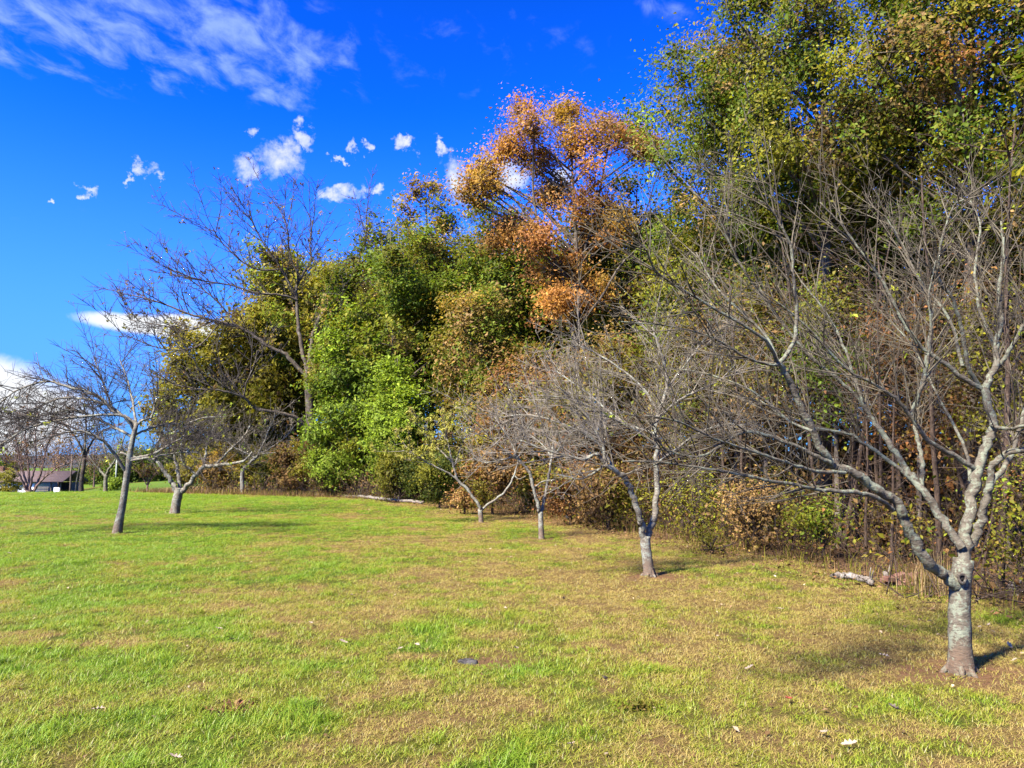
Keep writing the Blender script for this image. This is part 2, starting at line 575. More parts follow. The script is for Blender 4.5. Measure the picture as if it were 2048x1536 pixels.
# ------------------------------------------------------------------ tubes, leaves, trees
class Tubes:
    def __init__(self):
        self.b = {}

    def add(self, pts, rad, sides):
        self.b.setdefault((len(pts), sides), []).append((pts, rad))

    def count(self):
        return sum(len(v) for v in self.b.values())

    def build(self, name, mat, rough=0.0, seed=0, smooth=True):
        rng = np.random.default_rng(seed)
        VV, F4, F3, off = [], [], [], 0
        for (k, s), lst in self.b.items():
            Pn = np.array([[tuple(p) for p in a] for a, _ in lst], float)      # n,k,3
            R = np.array([r for _, r in lst], float)
            n = len(lst)
            T = np.empty_like(Pn)
            T[:, 1:-1] = Pn[:, 2:] - Pn[:, :-2]
            T[:, 0] = Pn[:, 1] - Pn[:, 0]
            T[:, -1] = Pn[:, -1] - Pn[:, -2]
            T /= np.linalg.norm(T, axis=2, keepdims=True) + 1e-9
            mean = T.mean(1)
            ref = np.where((np.abs(mean[:, 2:3]) > 0.8), np.array([[1.0, 0.1, 0]]), np.array([[0, 0.05, 1.0]]))
            N = np.cross(T, ref[:, None, :]); N /= np.linalg.norm(N, axis=2, keepdims=True) + 1e-9
            B = np.cross(T, N)
            ang = np.arange(s) * 2 * math.pi / s
            rr = R[:, :, None] * (1 + rough * rng.normal(size=(n, k, s)))
            ring = Pn[:, :, None, :] + rr[..., None] * (N[:, :, None, :] * np.cos(ang)[None, None, :, None] + B[:, :, None, :] * np.sin(ang)[None, None, :, None])
            VV.append(ring.reshape(-1, 3))
            idx = np.arange(n * k * s).reshape(n, k, s) + off
            a = idx[:, :-1]; c = idx[:, 1:]
            F4.append(np.stack([a, np.roll(a, -1, 2), np.roll(c, -1, 2), c], -1).reshape(-1, 4))
            last = idx[:, -1]
            if s == 3:
                F3.append(last)
            elif s == 4:
                F4.append(last)
            else:
                for j in range(1, s - 1):
                    F3.append(np.stack([last[:, 0], last[:, j], last[:, j + 1]], -1))
            off += n * k * s
        faces = [np.concatenate(F4)] + ([np.concatenate(F3)] if F3 else [])
        return np_mesh(name, np.concatenate(VV), faces, mat, smooth)


def catmull(pts, n):
    """resample a polyline of tuples smoothly to n points"""
    p = np.array(pts, float)
    if len(p) == 2:
        t = np.linspace(0, 1, n)[:, None]
        return p[0] * (1 - t) + p[1] * t
    q = np.vstack([2 * p[0] - p[1], p, 2 * p[-1] - p[-2]])
    out = []
    m_ = len(p) - 1
    for u in np.linspace(0, m_, n):
        i = min(int(u), m_ - 1); t = u - i
        a, b_, c, d = q[i], q[i + 1], q[i + 2], q[i + 3]
        out.append(0.5 * (2 * b_ + (c - a) * t + (2 * a - 5 * b_ + 4 * c - d) * t * t + (3 * b_ - a - 3 * c + d) * t ** 3))
    return np.array(out)


def rnd_unit(R):
    while True:
        v = Vector((R.uniform(-1, 1), R.uniform(-1, 1), R.uniform(-1, 1)))
        if 0.05 < v.length < 1: return v.normalized()


def shoot(R, start, d, length, k, wander, pull, pull_amt):
    """a branch of k points that wanders and bends towards pull"""
    pts = [start.copy()]
    p = start.copy(); d = d.normalized()
    seg = length / (k - 1)
    for _ in range(k - 1):
        d = (d + rnd_unit(R) * wander + pull * pull_amt).normalized()
        p = p + d * seg
        pts.append(p.copy())
    return pts


def leaves_mesh(name, centers, normals_bias, size, palette, R, mat, aspect=0.55, clump_id=None, jitter=0.38, shapes=0.28, tri=False):
    """kite leaves; palette: list of (weight, rgb); colour varies per clump and per leaf"""
    c = np.asarray(centers, float); n = len(c)
    rng = np.random.default_rng(R)
    nb = rng.normal(size=(n, 3)); nb /= np.linalg.norm(nb, axis=1, keepdims=True)
    nrm = nb + np.asarray(normals_bias, float)
    nrm /= np.linalg.norm(nrm, axis=1, keepdims=True) + 1e-9
    a = rng.normal(size=(n, 3)); a[:, 2] -= 0.45
    a -= nrm * (a * nrm).sum(1, keepdims=True)
    a /= np.linalg.norm(a, axis=1, keepdims=True) + 1e-9
    b = np.cross(nrm, a)
    s = size * np.exp(rng.normal(size=(n, 1)) * shapes)
    w = s * aspect * 0.5
    fold = (rng.random((n, 1)) * 0.5) * w
    v0 = c - a * s * 0.5
    v1 = c + b * w + nrm * fold - a * s * 0.05
    v2 = c + a * s * 0.5 - nrm * s * 0.12
    v3 = c - b * w + nrm * fold - a * s * 0.05
    V_ = np.stack([v0, v1, v2, v3], 1).reshape(-1, 3)
    i = np.arange(n) * 4
    Fq_ = np.stack([np.stack([i, i + 1, i + 2], 1), np.stack([i, i + 2, i + 3], 1)], 1).reshape(-1, 3)
    nv = 4
    if tri:
        nv = 3
        V_ = np.stack([v0 + b * w * 0.3, v2, v0 + a * s * 0.3 - b * w * 1.1], 1).reshape(-1, 3)
        Fq_ = np.arange(n * 3).reshape(-1, 3)
    wts = np.array([p[0] for p in palette], float); wts /= wts.sum()
    cols = np.array([p[1] for p in palette], float)
    if clump_id is None: clump_id = np.zeros(n, int)
    ncl = int(clump_id.max()) + 1
    pick = rng.choice(len(cols), size=ncl, p=wts)
    pick2 = rng.choice(len(cols), size=n, p=wts)
    mixf = rng.random((n, 1)) * 0.55
    col = cols[pick[clump_id]] * (1 - mixf) + cols[pick2] * mixf
    col = col * np.exp(rng.normal(size=(n, 1)) * jitter * 0.6) * np.exp(rng.normal(size=(ncl, 1)) * 0.16)[clump_id]
    col = np.clip(col * 0.72, 0.003, 0.7)
    return np_mesh(name, V_, [Fq_], mat, False, colors=np.repeat(col, nv, 0))


def px_limb(base, depth, pts, dd0, dd1, w0, w1, n=None):
    """limb traced in pixels, w in pixels across at start and end, dd: depth offsets in metres; local to base"""
    m_ = len(pts)
    q = []
    for i, (x, y) in enumerate(pts):
        t = i / max(1, m_ - 1)
        q.append(tuple(P(x, y, depth + dd0 + (dd1 - dd0) * t) - base))
    k = n or max(6, 3 * m_)
    pl = catmull(q, k)
    rad = np.linspace(w0, w1, k) * 0.5 * depth / F_PX
    return [Vector(p) for p in pl], list(rad)


def clothe(R, tubes, pl, rad, spacing, len_rng, upb, spread, sides, sub=0.11, sublen=(0.12, 0.42), start=0.25, spur=0.0, rtip=0.0022,
           droop=0.0, tips=None, dirbias=None, wander=0.07, r1=0.008):
    """grow shoots with twigs along a limb polyline"""
    L = sum((pl[i + 1] - pl[i]).length for i in range(len(pl) - 1))
    nsh = max(2, int(L * (1 - start) / spacing))
    k = len(pl)
    zup = Vector((0, 0, 1))
    for j in range(nsh):
        t = start + (1 - start) * (j + R.random()) / nsh
        f = t * (k - 1); i = min(int(f), k - 2); fr = f - i
        p = pl[i].lerp(pl[i + 1], fr)
        tang = (pl[i + 1] - pl[i]).normalized()
        side = rnd_unit(R); side = (side - tang * side.dot(tang)).normalized()
        d = tang * R.uniform(0.3, 1.0) + side * spread + zup * upb
        if dirbias is not None: d = d + dirbias
        ln = R.uniform(*len_rng) * (0.65 + 0.5 * t)
        r_here = min(rad[i] * 0.6, r1 * (0.6 + ln / max(len_rng[1], 0.01) * 0.6))
        pts = shoot(R, p, d, ln, 6, wander, zup, 0.02 - droop)
        rs = [r_here * (1 - 0.8 * q / 5) + rtip * 0.4 for q in range(6)]
        tubes.add(pts, rs, sides)
        if tips is not None: tips.append(pts[-1]); tips.append(pts[3])
        ns = int(ln / sub)
        for s_ in range(ns):
            u = R.uniform(0.2, 1.0); g = u * 5; i2 = min(int(g), 4)
            q = pts[i2].lerp(pts[i2 + 1], g - i2)
            tg = (pts[i2 + 1] - pts[i2]).normalized()
            sd = rnd_unit(R)
            d2 = tg * 0.55 + sd * 0.75 + zup * (0.18 - droop * 2)
            l2 = R.uniform(*sublen) * (1.15 - 0.5 * u)
            tw = shoot(R, q, d2, l2, 4, 0.13, zup, 0.02 - droop)
            tubes.add(tw, [rtip * 1.5, rtip * 1.3, rtip * 1.0, rtip * 0.5], 3)
            if tips is not None: tips.append(tw[-1])
            if spur > 0:
                for _ in range(int(l2 * spur + R.random())):
                    v = R.uniform(0.2, 1); h_ = v * 3; i3 = min(int(h_), 2)
                    z = tw[i3].lerp(tw[i3 + 1], h_ - i3)
                    e = z + (rnd_unit(R) + tg * 0.6).normalized() * R.uniform(0.04, 0.14)
                    tubes.add([z, e], [rtip * 0.9, rtip * 0.4], 3)


def flare(rad, amt=0.35, n=3):
    return [r * (1 + 0.7 * amt * max(0, 1 - i / n) ** 1.5) for i, r in enumerate(rad)]


def orchard_tree(label, base, trunk, limbs, seed, shoot_kw, leaf=None, name='fruit_tree', twig_mat=None, bark=None, group='bare fruit trees on the lawn'):
    """limbs: list of (points, dd0, dd1, w0, w1, clothe?)"""
    R = random.Random(seed)
    depth = base.y
    root = empty(name, base)
    tag(root, label, 'tree', group)
    tw = Tubes(); tips = []
    tb = Tubes()
    pl, rad = px_limb(base, depth, trunk[0], 0, trunk[1], trunk[2], trunk[3], 14)
    pl[0].z -= 0.05
    tb.add(pl, flare(rad), 12)
    if depth < 15:                                         # root flare
        for j in range(6):
            a = j * 1.047 + R.uniform(-0.3, 0.3); r_ = rad[0]; q = pl[0]
            dv = Vector((math.cos(a), math.sin(a), 0))
            tb.add([q + dv * r_ * 0.55 + Vector((0, 0, 0.05 + r_ * R.uniform(1.3, 2.2))), q + dv * r_ * 0.95 + Vector((0, 0, 0.05 + r_ * 0.5)), q + dv * r_ * 1.45 + Vector((0, 0, 0.055)), q + dv * r_ * 2.1 + Vector((0, 0, 0.0))],
                   [r_ * 0.22, r_ * 0.30, r_ * 0.24, r_ * 0.08], 6)
    link('trunk', tb.build('trunk', bark or M_FRUITBARK, 0.035, seed), root)
    for i, (pts, d0, d1, w0, w1, on) in enumerate(limbs):
        t = Tubes()
        pl, rad = px_limb(base, depth, pts, d0, d1, w0, w1, max(8, 5 * len(pts)))
        for q in range(2, len(pl)):
            pl[q] = pl[q] + rnd_unit(R) * rad[q] * 0.42
        t.add(pl, rad, 8 if w0 > 6 else 6)
        link('branch', t.build('branch', bark or M_FRUITBARK, 0.065, seed + i), root)
        if on:
            kw = dict(shoot_kw)
            if isinstance(on, dict): kw.update(on)
            clothe(R, tw, pl, rad, tips=tips, **kw)
    o = link('twigs', tw.build('twigs', twig_mat or M_FRUITTWIG, 0, seed, smooth=False), root)
    o['kind'] = 'stuff'
    if leaf:
        n, size, pal, filt = leaf
        cand = [q for q in tips if filt is None or filt(q + base)]
        if cand:
            cs, cid = [], []
            for j in range(n):
                q = cand[R.randrange(len(cand))]
                for _ in range(R.randint(3, 7)):
                    cs.append(tuple(q + rnd_unit(R) * R.uniform(0, size * 1.3))); cid.append(j)
            lv = link('leaves', leaves_mesh('leaves', cs, (0, 0, 0.5), size, pal, seed, M_LEAF, 0.45, np.array(cid)), root)
            lv['kind'] = 'stuff'
    return root


def skeleton(R, h, z0, rad, r_trunk, nlobe, lean=(0, 0), profile='round', lobes=None, bare_top=0.0, dens=1.0, twig=1.0):
    """woodland tree: a trunk, a limb to each lobe of the crown, branches and twigs through the lobe; returns tubes and clump centres"""
    tb, br, cl = Tubes(), Tubes(), []
    k = 14
    pts = []
    ph = R.uniform(0, 6.28)
    for i in range(k):
        t = i / (k - 1)
        pts.append(Vector((lean[0] * t * h + math.sin(t * 5 + ph) * 0.014 * h * t, lean[1] * t * h + math.cos(t * 4 + ph) * 0.014 * h * t, t * h * 0.94 - 0.06 * (i == 0))))
    rs = [r_trunk * (1 - 0.92 * (i / (k - 1)) ** 0.9) + 0.008 for i in range(k)]
    tb.add(pts, flare(rs, 0.5, 2), 9)
    zup = Vector((0, 0, 1))
    hz_ = (h - z0) / 2
    hz_ = max(hz_, 0.1)
    L = list(lobes or [])
    if not lobes:
        rl = 0.86 * (rad * rad * hz_ / nlobe) ** (1 / 3)
        cand = []
        for j in range(nlobe):
            best, bd = None, -1
            for _ in range(10):
                v = rnd_unit(R) * R.uniform(0.25, 1.0) ** 0.5
                u = (v.z + 1) / 2
                sc = {'round': 1.0, 'cone': 1.25 - 0.95 * u, 'vase': 0.45 + 0.75 * u}.get(profile, 1.0)
                p = Vector((v.x * max(0.15, rad - rl * 0.7) * sc, v.y * max(0.15, rad - rl * 0.7) * sc, z0 + hz_ + v.z * max(0.2, hz_ - rl * 0.75)))
                d = min([(p - q).length for q in cand] or [9])
                if d > bd: best, bd = p, d
            cand.append(best)
            L.append((best + Vector((lean[0], lean[1], 0)) * best.z, rl * R.uniform(0.5, 1.3)))
    for c, r in L:
        ax = Vector((lean[0] * c.z, lean[1] * c.z, 0))
        hd = math.hypot(c.x - ax.x, c.y - ax.y)
        zs = max(min(z0, 0.5 * h) * 0.75, min(c.z - 0.75 * hd - 0.25 * r, 0.9 * h))
        f = min(zs / (0.94 * h), 0.999) * (k - 1); i = min(max(int(f), 0), k - 2)
        p = pts[i].lerp(pts[i + 1], f - i)
        mid = p.lerp(c, 0.5) + Vector((R.gauss(0, .1), R.gauss(0, .1), R.gauss(0.05, .1))) * hd * 0.5
        lp = [Vector(q) for q in catmull([tuple(p), tuple(mid), tuple(c), tuple(c + (c - mid) * 0.25 + zup * r * 0.35)], 9)]
        ln = (c - p).length
        r0 = min(rs[i] * 0.6, 0.012 * ln + 0.010)
        br.add(lp, [r0 * (1 - 0.85 * q / 8) + 0.004 for q in range(9)], 5)
        nb = max(4, int(9 * dens * (r / 1.2) ** 1.3))
        for a in range(nb):
            g = R.uniform(3.5, 8.0); i2 = min(int(g), 7)
            q = lp[i2].lerp(lp[i2 + 1], g - i2)
            tgt = c + rnd_unit(R) * r * (R.uniform(0.3, 1.0) ** 0.6 if R.random() < 0.8 else R.uniform(1.0, 1.45)) * Vector((1, 1, 0.85)).length / 1.65
            d2 = tgt - q; l2 = d2.length
            if l2 < 0.15: continue
            sp = shoot(R, q, d2, l2, 5, 0.12, zup, 0.02)
            br.add(sp, [r0 * 0.4 * (1 - 0.8 * e / 4) + 0.003 for e in range(5)], 3)
            for b_ in range(5):
                w = R.uniform(0.3, 1.0) * 4; i3 = min(int(w), 3)
                z = sp[i3].lerp(sp[i3 + 1], w - i3)
                d3 = d2.normalized() * 0.6 + rnd_unit(R)
                l3 = twig * R.uniform(0.25, 0.6) * min(1.2, r)
                tt = shoot(R, z, d3, l3, 3, 0.25, zup, 0.0)
                br.add([tt[0], tt[2]], [0.006, 0.002], 3)
                if R.random() > bare_top * sst(tt[-1].z / h, 0.5, 0.85):
                    cl.append(tt[-1])
                    if R.random() < 0.6: cl.append(tt[1])
    return tb, br, cl


def clump_leaves(R, clumps, n, sigma, bias_up=0.45, center=None):
    rng = np.random.default_rng(R.randrange(1 << 30))
    c = np.array([tuple(p) for p in clumps])
    w = np.exp(rng.normal(size=len(c)) * 0.7); w /= w.sum()
    cid = rng.choice(len(c), size=n, p=w)
    off = rng.normal(size=(n, 3)) * sigma * np.array([1, 1, 0.75]) * np.minimum(np.exp(rng.normal(size=(n, 1)) * 0.5), 1.9)
    pos = c[cid] + off
    ctr = c.mean(0) if center is None else np.array(center)
    out = pos - ctr
    out /= np.linalg.norm(out, axis=1, keepdims=True) + 1e-6
    bias = out * 0.55 + np.array([0, 0, bias_up]) + np.array(SUN_DIR) * 0.35
    # neighbouring clumps share a tint
    cell = np.floor(c / 1.1).astype(int)
    _, grp = np.unique(cell, axis=0, return_inverse=True)
    return pos, bias, grp.ravel()[cid]


def wood_tree(label, px, depth, top_py, crown_py, half_px, palette, n, leaf, seed, r_trunk=0.16, nlimb=16, profile='round', lean=(0, 0),
              sigma=0.30, group=None, name='forest_tree', twig=1.0, base_px=None, bark=None, bare_top=0.0, limbs=None, mat=None, cat='tree', lobes=None, dens=1.0):
    """a woodland tree from where its top, crown foot and half width stand in the photograph"""
    bx = P(base_px or px, HORIZON, depth).x
    base = Vector((bx, depth, gz(bx, depth)))
    top = P(px, top_py, depth)
    h = top.z - base.z
    z0 = max(0.12, P(px, crown_py, depth).z - base.z)
    rad = half_px * depth / F_PX * (1.22 if cat == 'tree' and profile == 'round' else 1.0)
    lean = (lean[0] + (top.x - bx) / h, lean[1])
    R = random.Random(seed)
    if lobes:
        lobes = [(P(a, b, depth + d) - base, r * depth / F_PX) for a, b, r, d in lobes]
    tb, br, cl = skeleton(R, h, z0, rad, r_trunk, nlimb, lean, profile, lobes, bare_top, dens, twig)
    root = empty(name, base)
    tag(root, label, cat, group)
    link('trunk', tb.build('trunk', bark or M_OAKBARK, 0.05, seed), root)
    b = link('branches', br.build('branches', bark or M_OAKBARK, 0, seed), root); b['kind'] = 'stuff'
    for i, (pts, d0, d1, w0, w1) in enumerate(limbs or []):
        t = Tubes()
        pl, rr = px_limb(base, depth, pts, d0, d1, w0, w1)
        t.add(pl, rr, 7)
        link('branch', t.build('branch', bark or M_OAKBARK, 0.05, seed + i), root)
    if n:
        tri = depth > 24
        pos, bias, grp = clump_leaves(R, cl, int(n * (1.7 if tri else 1.45)), sigma)
        lv = link('crown', leaves_mesh('crown', pos, bias, leaf * (0.86 if tri else 0.82), palette, seed, mat or M_LEAF, 0.85 if tri else 0.6, grp, tri=tri), root)
        lv['kind'] = 'stuff'
    return root


def copy_tree(src, loc, rz, sc, label=None, group=None):
    r = src.copy(); C.objects.link(r)
    r.location = loc; r.rotation_euler = (0, 0, rz); r.scale = (sc, sc, sc)
    if label: r['label'] = label
    if group: r['group'] = group
    for ch in list(src.children):
        c = ch.copy(); C.objects.link(c); c.parent = r
        for g in list(ch.children):
            d = g.copy(); C.objects.link(d); d.parent = c
    return r


# leaf colours; the brown is darkened to put understory shade into it
gr = (0.092, 0.138, 0.012); gd = (0.050, 0.070, 0.010); ol = (0.165, 0.155, 0.013); lg = (0.190, 0.260, 0.020)
ye = (0.250, 0.210, 0.022); og = (0.400, 0.185, 0.045); ru = (0.235, 0.098, 0.032); tn = (0.265, 0.160, 0.058); br_ = (0.098, 0.055, 0.022); am = (0.300, 0.190, 0.03)

#BUILD
# ------------------------------------------------------------------ fruit trees on the lawn, limbs as they run in the photograph
lime = [(3, (0.26, 0.32, 0.03)), (2, (0.36, 0.34, 0.04)), (1, (0.16, 0.24, 0.03))]
kw1 = dict(spacing=0.056, len_rng=(0.3, 0.8), upb=0.22, spread=0.5, sides=5, sub=0.10, sublen=(0.12, 0.5), start=0.22, spur=2.5, rtip=0.0016, r1=0.0052)
T1 = TREE_BASES[0]
orchard_tree('large lichen-grey fruit tree with knot hole in its trunk, nearest at right', T1,
    ([(1922, 1345), (1920, 1280), (1919, 1220), (1921, 1170), (1928, 1118)], 0.02, 43, 36),
    [
     ([(1912, 1172), (1880, 1142), (1853, 1121), (1817, 1064), (1796, 1011), (1759, 985), (1712, 949), (1671, 933), (1650, 912), (1624, 860), (1598, 808), (1572, 751), (1556, 725)], -0.02, -0.7, 22.7, 9.6, dict(start=0.55, spacing=0.12)),
     ([(1785, 1019), (1760, 1000), (1712, 985), (1640, 980), (1593, 970), (1504, 954), (1430, 940), (1330, 925), (1245, 922)], -0.25, -1.3, 10.1, 2.4, dict(upb=0.15, start=0.3)),
     ([(1660, 925), (1624, 907), (1572, 884), (1494, 863), (1440, 893), (1394, 914), (1340, 903), (1290, 890)], -0.5, -0.9, 8.4, 2.4, dict(upb=0.2)),
     ([(1690, 946), (1624, 941), (1570, 924), (1488, 897), (1430, 878), (1360, 845), (1290, 830)], -0.45, -1.5, 7.6, 2.4, dict(upb=0.2)),
     ([(1556, 727), (1548, 730), (1500, 718), (1452, 690), (1417, 672), (1344, 653), (1240, 643)], -0.7, -1.2, 5.9, 2.0, True),
     ([(1558, 727), (1584, 692), (1594, 630), (1586, 547), (1582, 492), (1563, 455), (1542, 417), (1520, 402)], -0.7, -0.9, 8.4, 2.4, True),
     ([(1556, 726), (1532, 672), (1448, 592), (1421, 557), (1392, 505)], -0.7, -0.4, 6.7, 2.4, True),
     ([(1556, 726), (1521, 672), (1407, 605), (1317, 547), (1292, 499), (1265, 474)], -0.7, -1.6, 6.7, 2.0, True),
     ([(1624, 862), (1580, 842), (1530, 800), (1480, 770), (1400, 745), (1330, 735)], -0.65, -0.2, 5.9, 2.0, True),
     ([(1924, 1095), (1884, 1037), (1843, 975), (1817, 944), (1785, 897), (1759, 860), (1733, 819), (1712, 767), (1690, 700), (1655, 630), (1600, 560)], 0.0, 0.5, 17.6, 3.2, dict(start=0.5)),
     ([(1843, 972), (1845, 923), (1836, 881), (1827, 834), (1840, 780), (1850, 730), (1860, 660), (1870, 600)], 0.2, 0.6, 10.1, 3.2, True),
     ([(1832, 968), (1775, 918), (1723, 884), (1700, 868), (1640, 858), (1590, 850), (1520, 800)], 0.15, 0.2, 9.2, 2.4, True),
     ([(1760, 862), (1710, 790), (1660, 745), (1600, 690), (1492, 547), (1459, 484), (1434, 434), (1382, 380)], 0.3, 0.1, 8.4, 2.4, True),
     ([(1928, 1125), (1934, 1060), (1941, 1000), (1952, 944), (1975, 886), (1986, 845), (1971, 779), (1990, 736), (1994, 682), (2002, 640), (1998, 588), (2007, 505), (2002, 442)], 0.02, 0.35, 25.2, 4.8, dict(start=0.55)),
     ([(1945, 1090), (1962, 1040), (1976, 985), (1988, 930), (2015, 907), (2060, 893), (2110, 850), (2180, 780)], 0.04, -0.3, 18.5, 6.4, dict(start=0.5)),
     ([(1978, 975), (2010, 930), (2030, 890), (2050, 820), (2080, 740), (2090, 640)], 0.06, 0.7, 11.8, 4.0, True),
     ([(1954, 940), (1900, 907), (1858, 881), (1820, 832), (1790, 795), (1733, 761), (1690, 735), (1600, 640), (1520, 580)], 0.1, -0.5, 10.9, 2.4, dict(start=0.3)),
     ([(1820, 834), (1845, 770), (1856, 720), (1862, 660), (1858, 590), (1872, 520)], -0.1, -0.5, 7.6, 2.4, True),
     ([(1972, 782), (1930, 760), (1880, 720), (1840, 690), (1807, 645), (1765, 563), (1734, 520), (1682, 449), (1640, 405)], 0.2, 0.0, 10.9, 2.8, dict(start=0.25)),
     ([(1960, 775), (1935, 730), (1925, 660), (1905, 600), (1877, 560), (1877, 526), (1886, 470), (1907, 413), (1927, 399)], 0.25, -0.4, 9.2, 2.8, dict(start=0.3)),
     ([(1990, 740), (2020, 700), (2050, 640), (2070, 560), (2100, 480)], 0.25, -0.2, 10.1, 3.2, True),
     ([(1984, 850), (2010, 858), (2048, 852), (2120, 830), (2200, 780)], 0.12, -0.9, 8.4, 3.2, True),
     ([(1925, 732), (1900, 640), (1840, 560), (1800, 480), (1770, 430)], 0.25, 0.6, 7.6, 2.4, True),
     ([(1990, 690), (1960, 620), (1950, 540), (1960, 450), (1940, 400)], 0.3, 1.0, 8.4, 2.4, True),
     ([(1945, 1000), (1930, 900), (1880, 800), (1830, 700), (1780, 640)], 0.1, 1.3, 8.4, 2.4, dict(start=0.4)),
    ], 11, kw1, (45, 0.032, lime, None))

kw2 = dict(spacing=0.07, len_rng=(0.35, 1.15), upb=0.20, spread=0.60, sides=4, sub=0.07, sublen=(0.14, 0.5), start=0.12, spur=2.0, rtip=0.0024, r1=0.0075)
T2 = TREE_BASES[1]
orchard_tree('two-stemmed grey fruit tree with flat twiggy crown, middle of the lawn', T2,
    ([(1299, 1152), (1295, 1120), (1291, 1090), (1291, 1072)], 0.0, 21, 20),
    [
     ([(1289, 1078), (1284, 1050), (1279, 1032), (1265, 989), (1250, 957), (1239, 947), (1209, 927)], 0, -0.5, 14, 9, dict(start=0.75)),
     ([(1209, 927), (1193, 908), (1167, 919), (1128, 910), (1090, 900), (1040, 880)], -0.5, -0.9, 7, 2.5, True),
     ([(1212, 929), (1200, 937), (1180, 950), (1160, 958), (1115, 949)], -0.5, -0.2, 6, 2.5, dict(upb=0.05)),
     ([(1209, 927), (1205, 890), (1185, 850), (1150, 800), (1110, 770)], -0.5, -0.6, 6, 2.5, True),
     ([(1230, 943), (1190, 880), (1130, 850), (1060, 830), (1000, 835)], -0.45, 0.4, 6, 2.5, True),
     ([(1294, 1075), (1303, 1050), (1309, 1032), (1314, 973), (1312, 927), (1314, 888), (1310, 862), (1317, 827), (1333, 778), (1329, 729), (1317, 693), (1305, 655)], 0.02, 0.25, 14, 4, dict(start=0.45)),
     ([(1312, 930), (1324, 918), (1350, 900), (1390, 870), (1440, 850), (1490, 850)], 0.05, 0.6, 6, 2.5, True),
     ([(1312, 890), (1270, 860), (1210, 830), (1150, 800), (1080, 790)], 0.1, -0.6, 6, 2.5, True),
     ([(1316, 835), (1360, 800), (1400, 780), (1440, 760), (1470, 730)], 0.15, -0.5, 6, 2.5, True),
     ([(1318, 825), (1280, 770), (1230, 730), (1180, 700), (1150, 690)], 0.15, 0.7, 6, 2.5, True),
     ([(1330, 780), (1370, 730), (1400, 690), (1430, 660)], 0.2, 0.3, 5, 2.5, True),
     ([(1311, 868), (1240, 840), (1180, 790), (1110, 740)], 0.1, 1.2, 6, 2.5, True),
    ], 12, kw2, (26, 0.04, lime, None), bark=M_PALEBARK, twig_mat=M_SILVER)

kw3 = dict(spacing=0.06, len_rng=(0.3, 0.95), upb=0.16, spread=0.65, sides=4, sub=0.07, sublen=(0.14, 0.45), start=0.1, spur=0.0, rtip=0.0030, r1=0.008)
T3 = TREE_BASES[2]
orchard_tree('small grey fruit tree with narrow V fork and silvery twigs, mid lawn', T3,
    ([(1083, 1078), (1082, 1050), (1081, 1022)], 0.0, 11, 10),
    [
     ([(1080, 1025), (1077, 1015), (1069, 980), (1056, 941), (1040, 921), (1029, 908)], 0, -0.3, 7.5, 5, dict(start=0.75)),
     ([(1082, 1025), (1087, 1010), (1092, 980), (1099, 941), (1104, 914), (1106, 885)], 0, 0.3, 6.5, 4, dict(start=0.7)),
     ([(1071, 974), (1080, 966), (1092, 961), (1110, 960)], -0.1, -0.5, 4, 2, False),
     ([(1040, 921), (1015, 905), (985, 880), (970, 860)], -0.2, -0.6, 4, 2, True),
     ([(1035, 915), (1020, 880), (1000, 850), (990, 835)], -0.3, 0.2, 4, 2, True),
     ([(1030, 910), (1045, 880), (1060, 850), (1075, 835)], -0.3, -0.9, 4, 2, True),
     ([(1104, 914), (1085, 890), (1060, 870), (1030, 855)], 0.3, 0.9, 4, 2, True),
     ([(1104, 912), (1125, 890), (1140, 870), (1160, 850)], 0.3, -0.2, 4, 2, True),
     ([(1032, 912), (1000, 920), (970, 925), (945, 915)], -0.3, 0.2, 4, 2, dict(upb=0.05)),
    ], 13, kw3, bark=M_PALEBARK, twig_mat=M_SILVER)

T4 = TREE_BASES[3]
pale = [(3, (0.33, 0.30, 0.06)), (2, (0.24, 0.25, 0.04)), (1, (0.40, 0.33, 0.12))]
orchard_tree('slim pale fruit tree with wide V stems and yellow-green leaves on its left side', T4,
    ([(962, 1046), (962, 1035), (960, 1020)], 0.0, 10, 9),
    [
     ([(960, 1024), (957, 1010), (936, 980), (916, 960), (910, 940), (905, 925), (895, 880), (888, 850)], 0, -0.2, 7, 2.5, dict(start=0.65)),
     ([(917, 962), (900, 948), (886, 941), (856, 926), (830, 910), (805, 900)], -0.1, -0.4, 4, 1.8, dict(start=0.4)),
     ([(962, 1022), (972, 1012), (1007, 986), (1024, 960), (1035, 927), (1040, 905)], 0, 0.3, 6, 3, dict(start=0.85)),
     ([(1027, 950), (1038, 958), (1052, 952)], 0.2, 0.1, 3, 1.5, False),
     ([(908, 935), (920, 900), (930, 870), (935, 850)], -0.1, 0.3, 3.5, 1.8, True),
     ([(905, 925), (880, 900), (860, 880), (850, 850)], -0.1, 0.4, 3.5, 1.8, True),
    ], 14, dict(kw3, spacing=0.13, sub=0.12), (620, 0.085, pale, lambda q: q.x < T4.x - 0.35), bark=M_PALEBARK, twig_mat=M_SILVER)

